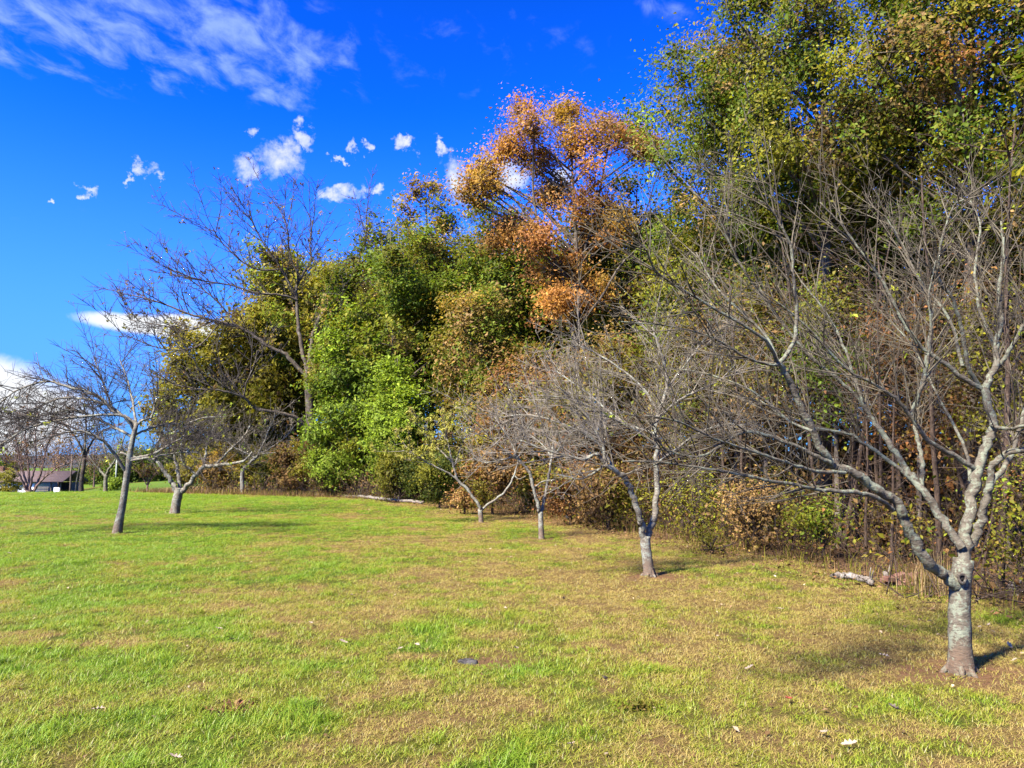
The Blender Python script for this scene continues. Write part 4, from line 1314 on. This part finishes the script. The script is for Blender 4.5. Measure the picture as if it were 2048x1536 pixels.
ng.links.new(gi.outputs[0], ip.inputs['Points'])
ng.links.new(ci.outputs[0], ip.inputs['Instance'])
ip.inputs['Pick Instance'].default_value = True
ng.links.new(na('idx', 'INT'), ip.inputs['Instance Index'])
ng.links.new(na('rot', 'FLOAT_VECTOR'), ip.inputs['Rotation'])
ng.links.new(na('scl', 'FLOAT_VECTOR'), ip.inputs['Scale'])
ng.links.new(ip.outputs[0], go.inputs[0])
md = grass.modifiers.new('scatter', 'NODES'); md.node_group = ng

# ------------------------------------------------------------------ leaf litter
rng = np.random.default_rng(5)
def litter(n, ylo, yhi, fx):
    y = ylo + (yhi - ylo) * rng.random(n) ** 0.8
    x = fx(y, n)
    return x, y
x1, y1 = litter(4200, 3.2, 40, lambda y, n: edge_x(y) - np.abs(rng.normal(size=n)) * 2.6)
x2, y2 = litter(1500, 3.0, 30, lambda y, n: rng.uniform(-1, 1, n) * (0.7 * y + 1))
m2 = x2 < edge_x(y2)
x, y = np.concatenate([x1, x2[m2]]), np.concatenate([y1, y2[m2]])
pos = np.stack([x, y, ground(x, y) + 0.025], 1)
o = link('leaf_litter', leaves_mesh('leaf_litter', pos, (0, 0, 2.2), 0.034, [(3, (0.46, 0.37, 0.26)), (3, (0.22, 0.15, 0.08)), (5, br_)], 3, M_DRY, 0.6))
tag(o, 'small dry leaves scattered over the grass near the woods', 'leaf litter', kind='stuff')
x, y = litter(22000, 5, 46, lambda y, n: edge_x(y) + rng.uniform(-0.2, 1, n) * 6)
pos = np.stack([x, y, ground(x, y) + 0.06 + rng.random(len(x)) * 0.03], 1)
o = link('forest_leaf_litter', leaves_mesh('forest_leaf_litter', pos, (0, 0, 1.8), 0.052, [(5, br_), (3, (0.17, 0.09, 0.05)), (1, tn), (1, ru)], 4, M_DRY, 0.6))
tag(o, 'brown fallen leaves covering the floor of the woods', 'leaf litter', kind='stuff')

# single fallen leaves on the lawn
M_PALE = plain_mat('pale_dry_leaf', (0.27, 0.20, 0.145), (0.38, 0.31, 0.24), 30, 0.9, 0.05, 0.4)
M_RED = plain_mat('red_leaf', (0.30, 0.05, 0.03), (0.42, 0.10, 0.06), 30, 0.6, 0.3, 0.4)
def curled_leaf(seed):
    """a lobed, curled oak leaf with a stalk"""
    R_ = random.Random(seed)
    prof = [(-0.5, 0.02), (-0.34, 0.16), (-0.22, 0.09), (-0.08, 0.26), (0.03, 0.13), (0.18, 0.27), (0.28, 0.12), (0.38, 0.14), (0.5, 0.015)]
    V_, F_ = [], []
    cx, cy = R_.uniform(0.3, 0.7), R_.uniform(0.6, 1.5)
    for x_, w in prof:
        for s in (-1, -0.5, 0, 0.5, 1):
            yy = s * w
            V_.append((x_, yy, 0.10 + cx * x_ * x_ * 0.9 + cy * yy * yy * 2.0 - 0.02 * abs(s) + R_.uniform(-0.015, 0.015)))
    for i in range(len(prof) - 1):
        for j in range(4):
            a_ = i * 5 + j
            F_.append((a_, a_ + 1, a_ + 6, a_ + 5))
    i = len(V_)
    V_ += [(-0.5, -0.012, 0.3), (-0.5, 0.012, 0.3), (-0.78, 0.0, 0.12)]
    F3 = [(i, i + 1, i + 2)]
    return np.array(V_), [np.array(F_), np.array(F3)]
lm = []
for s in range(5):
    v, f = curled_leaf(s)
    lm.append(np_mesh('fallen_leaf', v, f, M_PALE, True))
R = random.Random(3)
for i, (px, py) in enumerate(((98, 1308), (195, 1432), (437, 1266), (464, 1287), (686, 1292), (703, 1197), (621, 1254), (1210, 1370), (1700, 1502), (800, 1306), (1143, 1503),
                              (835, 1299), (1030, 1306), (1128, 1203), (1500, 1345), (1702, 1252), (1768, 1322), (1862, 1250), (1985, 1271), (1435, 1281), (1790, 1430), (1960, 1262),
                              (1978, 1258), (62, 1112), (250, 1110), (18, 1111), (22, 1074), (350, 1530), (1560, 1225), (1600, 1190), (1480, 1160), (2030, 1330), (2020, 1300), (1720, 1150), (1650, 1478))):
    p = G(px, py)
    o = link('fallen_leaf', lm[i % 5], loc=(p.x, p.y, p.z + 0.035))
    o.rotation_euler = (R.gauss(0, 0.25), R.gauss(0, 0.25), R.uniform(0, 6.28))
    s = R.uniform(0.055, 0.095)
    o.scale = (s, s, s)
    tag(o, 'pale curled dry leaf lying on the lawn grass', 'leaf', 'single pale leaves on the lawn')
v, f = curled_leaf(9)
p = G(1577, 1411)
o = link('fallen_leaf', np_mesh('fallen_leaf', v, f, M_RED, True), loc=(p.x, p.y, p.z + 0.035)); o.scale = (0.1, 0.1, 0.1); o.rotation_euler = (0.1, 0.2, 1.0)
tag(o, 'single red-brown leaf on dry grass in the lower right', 'leaf')
# low red-leaved weeds in the grass
for i, (px, py, lab) in enumerate(((1275, 1420, 'patch of low red-leaved weed in the grass, lower middle'), (463, 1422, 'small dull red weed in the grass, lower left'))):
    p = G(px, py)
    r_ = random.Random(i)
    cs = [(r_.gauss(0, 0.07), r_.gauss(0, 0.05), r_.uniform(0.01, 0.05)) for _ in range(150 - 70 * i)]
    o = link('red_weed', leaves_mesh('red_weed', cs, (0, 0, 0.7), 0.035, [(2, (0.20, 0.065, 0.05)), (3, (0.22, 0.13, 0.06)), (2, ol)], 50 + i, M_LEAF, 0.4), loc=p)
    tag(o, lab, 'weed')

# ------------------------------------------------------------------ things lying at the edge
def log_from(label, name, pts, w0, w1, mat, sides=10, rough=0.06, knots=3, seed=0, cat='log'):
    """log lying on the ground along ground pixels"""
    g = [G(x_, y_) for x_, y_ in pts]
    base = g[0].copy()
    q = [tuple(p + Vector((0, 0, 0.5 * w0)) - base) for p in g]
    k = 6 * len(pts)
    pl = [Vector(v) for v in catmull(q, k)]
    R_ = random.Random(seed)
    pl = [p + Vector((R_.gauss(0, 0.15), R_.gauss(0, 0.15), R_.gauss(0, 0.10))) * w0 for p in pl]
    rad = list(np.linspace(w0 / 2, w1 / 2, k))
    root = empty(name, base); tag(root, label, cat)
    t = Tubes(); t.add(pl, rad, sides)
    link('trunk', t.build('trunk', mat, rough, seed), root)
    for j in range(knots):
        i = R_.randint(2, k - 3)
        d = Vector((R_.uniform(-.4, .4), R_.uniform(-.7, .1), 1))
        t = Tubes(); t.add(shoot(R_, pl[i], d, R_.uniform(1.2, 2.6) * w0, 4, 0.1, Vector((0, 0, 1)), 0.0), [w0 * 0.14, w0 * 0.12, w0 * 0.1, w0 * 0.06], 6)
        link('branch_stub', t.build('branch_stub', mat, 0.05, j), root)
    return root
log_from('long weathered grey log lying along the edge of the woods', 'fallen_log', [(632, 993), (700, 996), (760, 1001), (810, 1006), (848, 1009)], 0.17, 0.11, M_OLDLOG, seed=4)
log_from('short pale broken log at the lawn edge left of the nearest trunk', 'fallen_log', [(1668, 1158), (1700, 1160), (1735, 1168), (1742, 1176)], 0.10, 0.07, M_OLDLOG, seed=5, knots=2)
# dead fallen branch at the lawn edge behind the narrow V tree
R = random.Random(21)
p0 = G(1152, 1046)
root = empty('fallen_branch', p0); tag(root, 'bare grey fallen branch at the wood edge beside the narrow V fruit tree', 'branch')
t = Tubes(); tw = Tubes()
pl = [Vector(v) for v in catmull([tuple(P(a, b, p0.y + c) - p0) for a, b, c in ((1152, 1042, 0), (1135, 1035, 0.1), (1120, 1020, 0.3), (1112, 1010, 0.4))], 10)]
t.add(pl, list(np.linspace(0.03, 0.01, 10)), 6)
link('stem', t.build('stem', M_OLDLOG, 0.03, 1), root)
clothe(R, tw, pl, list(np.linspace(0.03, 0.01, 10)), 0.12, (0.3, 0.8), 0.0, 0.6, 4, rtip=0.003, dirbias=Vector((-0.4, 0, 0.05)))
o = link('twigs', tw.build('twigs', M_FRUITTWIG, 0, 1), root); o['kind'] = 'stuff'

# half-buried grey stone
R = random.Random(2)
vs, fs = [], []
nseg = 14
outline = [(0.075 * math.cos(a) * (1 + R.uniform(-.18, .18)), 0.03 * math.sin(a) * (1 + R.uniform(-.2, .2))) for a in np.linspace(0, 2 * math.pi, nseg, endpoint=False)]
for z_, s in ((-0.03, 1.05), (0.018, 1.0), (0.028, 0.86), (0.024, 0.4)):
    vs += [(x_ * s, y_ * s, z_ + R.uniform(-.004, .004)) for x_, y_ in outline]
vs.append((0, 0, 0.026))
for r_ in range(3):
    fs += [(r_ * nseg + i, r_ * nseg + (i + 1) % nseg, (r_ + 1) * nseg + (i + 1) % nseg, (r_ + 1) * nseg + i) for i in range(nseg)]
f3 = [(3 * nseg + i, 3 * nseg + (i + 1) % nseg, 4 * nseg) for i in range(nseg)]
M_STONE = plain_mat('grey_stone', (0.03, 0.028, 0.028), (0.11, 0.10, 0.095), 22, 0.95, 0.05, 0.6)
o = link('stone', np_mesh('stone', vs, [np.array(fs), np.array(f3)], M_STONE, False), loc=(PLATE.x, PLATE.y, PLATE.z + 0.004)); o.rotation_euler = (0.12, 0, -0.15)
tag(o, 'flat grey stone half buried in a dry patch of lawn', 'stone')

# brush pile: loose bricks and sticks, the stump, the tall dry grass behind the nearest trunk
M_BRICK = plain_mat('old_brick', (0.12, 0.055, 0.04), (0.20, 0.11, 0.08), 14, 0.9, 0.1, 0.5)
def box_mesh(name, sx, sy, sz, mat, seed=0):
    import bmesh
    bm = bmesh.new(); bmesh.ops.create_cube(bm, size=1)
    for v in bm.verts: v.co.x *= sx; v.co.y *= sy; v.co.z *= sz
    bmesh.ops.bevel(bm, geom=bm.edges[:], offset=min(sx, sy, sz) * 0.12, segments=1, affect='EDGES')
    me = bpy.data.meshes.new(name); bm.to_mesh(me); bm.free(); me.materials.append(mat)
    return me
bm_ = box_mesh('brick', 0.21, 0.10, 0.065, M_BRICK)
R = random.Random(12)
for i in range(9):
    p = G(1778 + R.uniform(-8, 62), 1172 + R.uniform(-8, 4)); 
    o = link('brick', bm_, loc=(p.x, p.y, p.z + 0.035 + 0.06 * (i % 2)))
    o.rotation_euler = (R.gauss(0, .2), R.gauss(0, .2), R.uniform(-0.6, 0.6))
    tag(o, 'old red brick in the heap at the wood edge left of the nearest trunk', 'brick', 'bricks heaped at the wood edge')
def stump(label, px, py, r, h, seed, depthoff=0):
    p = G(px, py); R_ = random.Random(seed)
    root = empty('stump', p); tag(root, label, 'stump')
    t = Tubes(); ks = 6
    t.add([Vector((R_.gauss(0, .01), R_.gauss(0, .01), h * i / (ks - 1) - 0.03)) for i in range(ks)], [r * (1.35 - 0.5 * i / (ks - 1)) for i in range(ks)], 11)
    link('trunk', t.build('trunk', M_OLDLOG, 0.08, seed), root)
    t = Tubes(); t.add([Vector((0, 0, h * 0.5)), Vector((r * 0.9, -r * 0.8, h * 0.8)), Vector((r * 1.4, -r, h * 1.3))], [r * 0.35, r * 0.25, r * 0.1], 6)
    link('splinter', t.build('splinter', M_OLDLOG, 0.08, seed), root)
stump('broken grey stump in the brush at the right edge', 2028, 1195, 0.06, 0.22, 3)
stump('small dark stump beside the heap of bricks', 1772, 1168, 0.035, 0.2, 4)
# brush pile at right edge
t = Tubes(); R = random.Random(33)
pc = G(2010, 1215)
for _ in range(90):
    q = Vector((R.gauss(0.2, 0.6), R.gauss(0.5, 0.3), R.uniform(0, 0.12)))
    d = Vector((R.gauss(0, 1), R.gauss(0, 0.6), R.gauss(0.35, 0.4)))
    s = shoot(R, q, d, R.uniform(0.3, 1.0), 5, 0.12, Vector((0, 0, -1)), 0.03)
    for v in s: v.z = max(v.z, 0.0)
    r_ = R.uniform(0.003, 0.010)
    t.add(s, [r_, r_, r_ * .9, r_ * .7, r_ * .4], 4)
o = link('brush_pile', t.build('brush_pile', M_SAPBARK, 0, 2), loc=pc)
tag(o, 'heap of dead sticks beside the stump at the right edge', 'brush pile')

M_STRAW = leaf_mat('straw', 0.25, 0.7, 0.15)
def straw(name, label, cat, centers, heights, seed, w=0.006, cols=None, kind=None, loc=None, lean=0.5):
    rng_ = np.random.default_rng(seed)
    c = np.asarray(centers, float); n_ = len(c); h = np.asarray(heights, float)
    a = rng_.uniform(0, 6.283, n_); ln = h * lean * rng_.random(n_)
    dx, dy = np.cos(a), np.sin(a)
    sx, sy = -dy * w / 2, dx * w / 2
    rows = []
    for t_, ww in ((0, 1), (0.5, 0.8), (1.0, 0.25)):
        ox, oy, oz = dx * ln * t_ * t_, dy * ln * t_ * t_, h * (t_ - 0.15 * t_ * t_)
        rows.append(np.stack([c[:, 0] + ox - sx * ww, c[:, 1] + oy - sy * ww, c[:, 2] + oz], 1))
        rows.append(np.stack([c[:, 0] + ox + sx * ww, c[:, 1] + oy + sy * ww, c[:, 2] + oz], 1))
    V_ = np.stack(rows, 1).reshape(-1, 3)
    i = np.arange(n_) * 6
    F_ = np.concatenate([np.stack([i, i + 1, i + 3, i + 2], 1), np.stack([i + 2, i + 3, i + 5, i + 4], 1)])
    cl = np.array(cols or [tn, (0.42, 0.30, 0.15), ol, br_])[rng_.integers(0, 4, n_)] * np.exp(rng_.normal(size=(n_, 1)) * 0.2) * 0.6
    o = link(name, np_mesh(name, V_, [F_], M_STRAW, False, colors=np.repeat(cl, 6, 0)), loc=loc)
    tag(o, label, cat, kind=kind)
    return o
rng = np.random.default_rng(9)
pc = G(1872, 1192)
c = np.stack([rng.normal(size=260) * 0.20, 0.15 + rng.normal(size=260) * 0.12, np.zeros(260)], 1)
straw('dry_grass_tuft', 'tall tuft of dry straw grass behind the nearest trunk', 'grass', c, rng.uniform(0.2, 0.72, 260), 3, 0.006, loc=pc)
# dry weeds along the left end of the woods and thin straw along the rest of the edge
y = rng.uniform(38, 47, 2600); x = edge_x(y) - 0.1 + rng.normal(size=2600) * 0.6
c = np.stack([x, y, ground(x, y)], 1)
straw('dry_weeds', 'tan dry weeds along the left end of the woods', 'weeds', c, rng.uniform(0.08, 0.42, 2600), 4, 0.02, [tn, (0.24, 0.15, 0.07), ol, br_], 'stuff')
y = rng.uniform(7, 38, 4200); x = edge_x(y) + 0.25 + rng.normal(size=4200) * 0.45
c = np.stack([x, y, ground(x, y)], 1)
straw('edge_grass', 'rough grass and straw along the edge of the woods', 'grass', c, rng.uniform(0.08, 0.36, 4200), 5, 0.009, [tn, ol, ol, br_], 'stuff', lean=0.9)

# ------------------------------------------------------------------ far left: house, garden trees, pole
M_WALL = plain_mat('white_siding', (0.95, 0.97, 1.0), (1.0, 1.0, 1.0), 3, 0.8, 0.2, 0.05)
M_ROOF = plain_mat('brown_shingle', (0.12, 0.085, 0.08), (0.18, 0.13, 0.12), 6, 0.9, 0.1, 0.3)
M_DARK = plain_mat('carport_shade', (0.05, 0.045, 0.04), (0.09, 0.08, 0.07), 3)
M_WHITE = plain_mat('white_paint', (0.72, 0.72, 0.72), (0.82, 0.82, 0.82), 4, 0.5, 0.4, 0.05)
M_GLASS = plain_mat('window_glass', (0.04, 0.05, 0.06), (0.07, 0.08, 0.10), 1, 0.1, 0.5, 0.0)
M_WOOD = plain_mat('pole_wood', (0.10, 0.075, 0.055), (0.17, 0.13, 0.10), 6)
M_TYRE = plain_mat('tyre', (0.02, 0.02, 0.02), (0.035, 0.035, 0.035), 6)
def boxo(name, parent, cx, cy, cz, sx, sy, sz, mat):
    o = link(name, box_mesh(name, sx, sy, sz, mat), parent, (cx, cy, cz)); return o
HD = 116.0
hp = P(62, HORIZON, HD); hg = gz(hp.x, HD)
house = empty('house', (hp.x, HD, hg)); tag(house, 'low white house with brown shingle roof and dark carport, far left', 'house')
k = HD / F_PX
ex = P(62, 965, HD).z - hg; rx = P(62, 944, HD).z - hg
xl, xc, xr = (-90 - 62) * k, (74 - 62) * k, (124 - 62) * k
boxo('wall', house, (xl + xc) / 2, 3.0, ex / 2, xc - xl, 6.0, ex, M_WALL)
boxo('carport_back_wall', house, (xc + xr) / 2, 5.8, ex / 2 - 0.02, xr - xc - 0.01, 0.2, ex - 0.05, M_DARK)
for xx in (xc + 2.2, xr - 0.15):
    boxo('carport_post', house, xx, 0.15, ex / 2 - 0.02, 0.16, 0.16, ex - 0.04, M_WOOD)
boxo('carport_side_wall', house, xr - 0.1, 4.2, ex / 2 - 0.02, 0.14, 3.0, ex - 0.06, M_WOOD)
# gable roof
ov = 0.5
rv = [(xl - ov, -ov, ex), (xr + ov, -ov, ex), (xr + ov, 6 + ov, ex), (xl - ov, 6 + ov, ex), (xl - ov, 3, rx), (xr + ov, 3, rx)]
rv += [(a, b, c_ + 0.14) for a, b, c_ in rv]
rf4 = [(0, 1, 5, 4), (2, 3, 4, 5), (6, 10, 11, 7), (8, 11, 10, 9), (0, 6, 7, 1), (2, 8, 9, 3), (1, 7, 11, 5), (2, 5, 11, 8), (0, 4, 10, 6), (3, 9, 10, 4)]
rf = link('roof', np_mesh('roof', rv, [np.array(rf4)[:, ::-1]], M_ROOF), house, (0, 0, 0.02))
boxo('chimney', rf, (xl + xc) / 2 - 1, 3.2, rx + 0.3, 0.7, 0.7, 1.0, M_BRICK)
for i in range(3):
    wx_ = xl + 2.0 + i * 3.6
    w = boxo('window', house, wx_, -0.02, ex * 0.58, 1.2, 0.08, 1.1, M_WHITE)
    boxo('pane', w, 0, -0.03, 0, 1.0, 0.06, 0.9, M_GLASS)
# things in front of the carport
def lawn_chair(px, dp, label):
    q = P(px, HORIZON, dp); r = empty('garden_chair', (q.x, dp, gz(q.x, dp))); tag(r, label, 'chair')
    boxo('seat', r, 0, 0, 0.42, 0.55, 0.5, 0.06, M_WHITE); boxo('backrest', r, 0, 0.27, 0.80, 0.55, 0.06, 0.75, M_WHITE)
    for a in (-0.24, 0.24):
        for b in (-0.2, 0.2): boxo('leg', r, a, b, 0.2, 0.05, 0.05, 0.40, M_WHITE)
        boxo('armrest', r, a * 1.15, -0.02, 0.64, 0.06, 0.5, 0.04, M_WHITE)
    r.scale = (1.5, 1.5, 1.5)
lawn_chair(113, 112, 'white garden chair standing before the dark carport')
q = P(104, HORIZON, 113); r = empty('garden_table', (q.x, 113, gz(q.x, 113))); tag(r, 'long white garden table before the carport', 'table')
boxo('table_top', r, 0.4, 0, 1.0, 2.2, 0.9, 0.08, M_WHITE)
for a in (-0.55, 1.35):
    for b in (-0.35, 0.35): boxo('leg', r, a, b, 0.48, 0.08, 0.08, 0.95, M_WHITE)
q = P(88, HORIZON, 114); r = empty('timber_stack', (q.x, 114, gz(q.x, 114))); tag(r, 'stack of grey boards under the carport roof', 'boards')
for i in range(5): boxo('board', r, 0.02 * i, 0, 0.85 + 0.24 * i, 1.9, 0.6, 0.10, M_OLDLOG)
for a in (-0.7, 0.7): boxo('trestle', r, a, 0, 0.4, 0.15, 0.6, 0.8, M_WOOD)

def dist_xy(px, dp):
    q = P(px, HORIZON, dp); return Vector((q.x, dp, gz(q.x, dp)))
# multi-stemmed bare shrub tree before the house
b0 = dist_xy(60, 47)
kwf = dict(spacing=0.16, len_rng=(0.7, 1.9), upb=0.3, spread=0.5, sides=4, sub=0.13, sublen=(0.3, 0.8), start=0.3, spur=0.0, rtip=0.006, r1=0.016)
M_PURP = plain_mat('reddish_bark', (0.12, 0.075, 0.06), (0.20, 0.13, 0.11), 8)
orchard_tree('many-stemmed bare reddish shrub tree before the white house', b0, ([(60, 992), (60, 986), (60, 980)], 0, 14, 16),
    [([(54, 985), (46, 964), (34, 941), (14, 923), (-10, 905)], 0, -0.8, 5, 2, True), ([(56, 985), (50, 955), (40, 925), (35, 890), (25, 860)], 0, 0.6, 5, 2, True),
     ([(60, 984), (64, 955), (71, 930), (72, 895), (70, 860)], 0, -0.3, 5, 2, True), ([(63, 985), (76, 964), (85, 931), (95, 890), (110, 860)], 0, 0.7, 5, 2, True),
     ([(66, 985), (82, 962), (96, 950), (115, 935), (140, 925)], 0, -0.7, 4.5, 2, True), ([(60, 984), (58, 950), (55, 915), (50, 870), (58, 835)], 0, 1.2, 5, 2, True)],
    301, kwf, (60, 0.2, [(2, ru), (2, br_), (1, ol)], None), name='shrub_tree', twig_mat=M_PURP, bark=M_PURP, group='garden trees far left')
kwg = dict(kwf, spacing=0.28, len_rng=(0.8, 2.4), rtip=0.007, r1=0.02, sub=0.16)
b0 = dist_xy(163, 50)
orchard_tree('brown garden tree with thick upright trunk beside the dark pole', b0, ([(162, 986), (163, 960), (167, 935), (169, 915)], 0, 9, 7),
    [([(168, 920), (160, 890), (140, 860), (120, 840)], 0, -0.8, 5, 2, True), ([(169, 920), (180, 890), (200, 865), (230, 850)], 0, 0.6, 5, 2, True), ([(169, 918), (170, 880), (172, 840), (168, 810)], 0, -0.2, 5, 2, True)],
    302, kwg, (40, 0.2, [(2, br_), (1, tn)], None), name='garden_tree', twig_mat=M_PURP, bark=M_OAKBARK, group='garden trees far left')
b0 = dist_xy(211, 54)
orchard_tree('pale grey V-trunked garden tree left of the leaning fruit tree', b0, ([(211, 984), (211, 968), (212, 950)], 0, 8, 7),
    [([(212, 951), (220, 935), (228, 924), (240, 900), (250, 870)], 0, -0.4, 5, 2, True), ([(211, 952), (204, 945), (196, 935), (180, 915), (170, 890)], 0, 0.6, 5, 2, True), ([(222, 932), (214, 915), (208, 890), (205, 860)], -0.1, 0.3, 3.5, 2, True)],
    303, kwg, None, name='garden_tree', bark=M_FRUITBARK, group='garden trees far left')
b0 = dist_xy(151, 48.5)
orchard_tree('thin pale garden tree right beside the dark pole', b0, ([(151, 988), (153, 965), (158, 940), (161, 923)], 0, 3.4, 2.6),
    [([(161, 925), (166, 905), (172, 885), (176, 860)], 0, 0.2, 2.4, 1.2, True), ([(160, 928), (150, 905), (142, 885), (138, 860)], 0, -0.3, 2.2, 1.2, True)],
    304, kwg, None, name='garden_tree', bark=M_FRUITBARK, group='garden trees far left')
b0 = dist_xy(294, 52)
orchard_tree('little dark round garden tree at the far end of the lawn', b0, ([(294, 985), (295, 978), (295, 970)], 0, 4, 3.5),
    [([(295, 972), (288, 960), (280, 945)], 0, -0.3, 2.5, 1.2, True), ([(295, 972), (302, 958), (312, 945)], 0, 0.3, 2.5, 1.2, True), ([(295, 971), (296, 955), (294, 938)], 0, 0.1, 2.5, 1.2, True)],
    305, dict(kwg, spacing=0.12, len_rng=(0.4, 0.9)), (120, 0.12, [(2, br_), (1, ol)], None), name='garden_tree', twig_mat=M_PURP, bark=M_PURP, group='garden trees far left')
# dark pole
p = dist_xy(143, 47.5)
root = empty('pole', p); tag(root, 'thin dark upright pole in front of the house corner', 'pole')
t = Tubes(); t.add([Vector((0, 0, -0.1)), Vector((0, 0, 1.2)), Vector((0.01, 0, 2.3))], [0.055, 0.05, 0.045], 8); link('shaft', t.build('shaft', M_WOOD, 0.02, 1), root)
boxo('cap', root, 0.01, 0, 2.32, 0.12, 0.12, 0.05, M_WOOD)
p = dist_xy(233, 70)
root = empty('pole', p); tag(root, 'pale green pole between the V-trunked tree and the leaning tree', 'pole')
t = Tubes(); t.add([Vector((0, 0, -0.1)), Vector((0, 0, 1.4)), Vector((0, 0, 2.9))], [0.07, 0.065, 0.06], 8); link('shaft', t.build('shaft', plain_mat('pale_pole', (0.30, 0.33, 0.28), (0.38, 0.40, 0.34), 5), 0.01, 1), root)
boxo('cap', root, 0, 0, 2.92, 0.16, 0.16, 0.06, M_WOOD)
shrub('bright green clipped bush by the pale pole', 226, 58, 955, 20, [(4, lg), (2, gr)], 2600, 0.12, 310, group='garden bushes far left')
shrub('olive bush at the far left behind the reddish shrub tree', 14, 80, 935, 34, [(4, ol), (2, ye)], 4000, 0.16, 311, group='garden bushes far left')
# far trees on the horizon, left
far = wood_tree('dark round evergreen far off between the fruit trees', 262, 150, 905, 975, 26, [(4, gd), (2, gr)], 5000, 0.6, 320, 0.25, 14, group='far trees on the horizon', sigma=0.9, twig=2.0)
for px, dp, sc, lab in ((300, 165, 1.0, 'dark evergreen far off behind the V-forked fruit tree'), (215, 170, 0.9, 'dim far evergreen behind the pale V-trunked tree'), (330, 160, 1.1, 'far evergreen at the left corner of the woods'),
                        (175, 180, 0.8, 'hazy far tree behind the thick brown trunk'), (10, 170, 1.0, 'far tree behind the house roof at the left edge')):
    copy_tree(far, tuple(dist_xy(px, dp)), px, sc, lab)
greyfar = wood_tree('far bare grey tree behind the reddish shrub tree', 120, 130, 860, 960, 46, [(2, br_), (1, tn)], 700, 0.4, 321, 0.2, 16, group='far bare trees', sigma=0.9, twig=2.4, profile='vase', bark=M_PURP)
for px, dp, sc, lab in ((40, 135, 0.95, 'far bare tree above the house roof'), (190, 140, 0.9, 'far bare tree between the two garden trees'), (-60, 130, 1.0, 'far bare tree beyond the left edge'), (240, 150, 0.8, 'far bare tree behind the leaning fruit tree')):
    copy_tree(greyfar, tuple(dist_xy(px, dp)), px, sc, lab)
# small white vehicles far off
def car(px, dp, label, rz):
    r = empty('car', dist_xy(px, dp)); tag(r, label, 'car', 'white cars far away')
    r.rotation_euler = (0, 0, rz)
    prof = [(-2.1, 0.35), (-2.1, 0.85), (-1.2, 0.95), (-0.7, 1.45), (0.8, 1.45), (1.4, 0.95), (2.1, 0.85), (2.1, 0.35)]
    n_ = len(prof)
    v = [(x_, -0.85, z_) for x_, z_ in prof] + [(x_, 0.85, z_) for x_, z_ in prof]
    me = bpy.data.meshes.new('body'); me.from_pydata(v, [], [list(range(n_))[::-1], list(range(n_, 2 * n_))] + [(i, (i + 1) % n_, (i + 1) % n_ + n_, i + n_) for i in range(n_)]); me.materials.append(M_WHITE)
    link('body', me, r)
    for s in (-1, 1): boxo('window', r, 0.05, s * 0.85, 1.18, 1.6, 0.03, 0.36, M_GLASS)
    for a in (-1.3, 1.3):
        for s in (-1, 1):
            t = Tubes(); t.add([Vector((a, s * 0.7, 0.33)), Vector((a, s * 0.9, 0.33))], [0.33, 0.33], 12); link('wheel', t.build('wheel', M_TYRE, 0, 0, False), r)
car(228, 190, 'white car far off by the pale pole', 0.2)
car(247, 195, 'white car far off just left of the leaning trunk', -0.2)
car(282, 192, 'white car far off right of the leaning trunk', 0.1)

M_KNOT = bark_mat('knot_bark', (0.13, 0.105, 0.085), (0.04, 0.032, 0.026), (0.17, 0.165, 0.13), 0.3)
# knot hole of the nearest fruit tree
import bmesh
root = [o for o in bpy.data.objects if o.get('label', '').startswith('large lichen-grey')][0]
kp = P(1924, 1157, T1.y - 0.085) - T1
bm = bmesh.new()
nS, nT = 14, 6
ringv = []
for i in range(nS):
    a = 2 * math.pi * i / nS
    row = []
    for j in range(nT):
        b = 2 * math.pi * j / nT
        rr = 0.027 + 0.010 * math.cos(b) + 0.003 * math.sin(3 * a)
        row.append(bm.verts.new((rr * math.cos(a), 0.016 * math.sin(b), rr * 1.25 * math.sin(a))))
    ringv.append(row)
for i in range(nS):
    for j in range(nT):
        bm.faces.new((ringv[i][j], ringv[(i + 1) % nS][j], ringv[(i + 1) % nS][(j + 1) % nT], ringv[i][(j + 1) % nT]))
me = bpy.data.meshes.new('knot'); bm.to_mesh(me); bm.free(); me.materials.append(M_KNOT)
for pl_ in me.polygons: pl_.use_smooth = True
kn = link('knot', me, root, kp)
t = Tubes(); t.add([Vector((0, 0.012, 0)), Vector((0, -0.002, 0))], [0.024, 0.021], 12)
link('hollow_dark_disc', t.build('hollow_dark_disc', plain_mat('hollow_dark_disc', (0.012, 0.01, 0.008), (0.02, 0.016, 0.012), 10), 0.05, 1), kn)  # closed near-black disc, the darkness inside the hole put into its colour
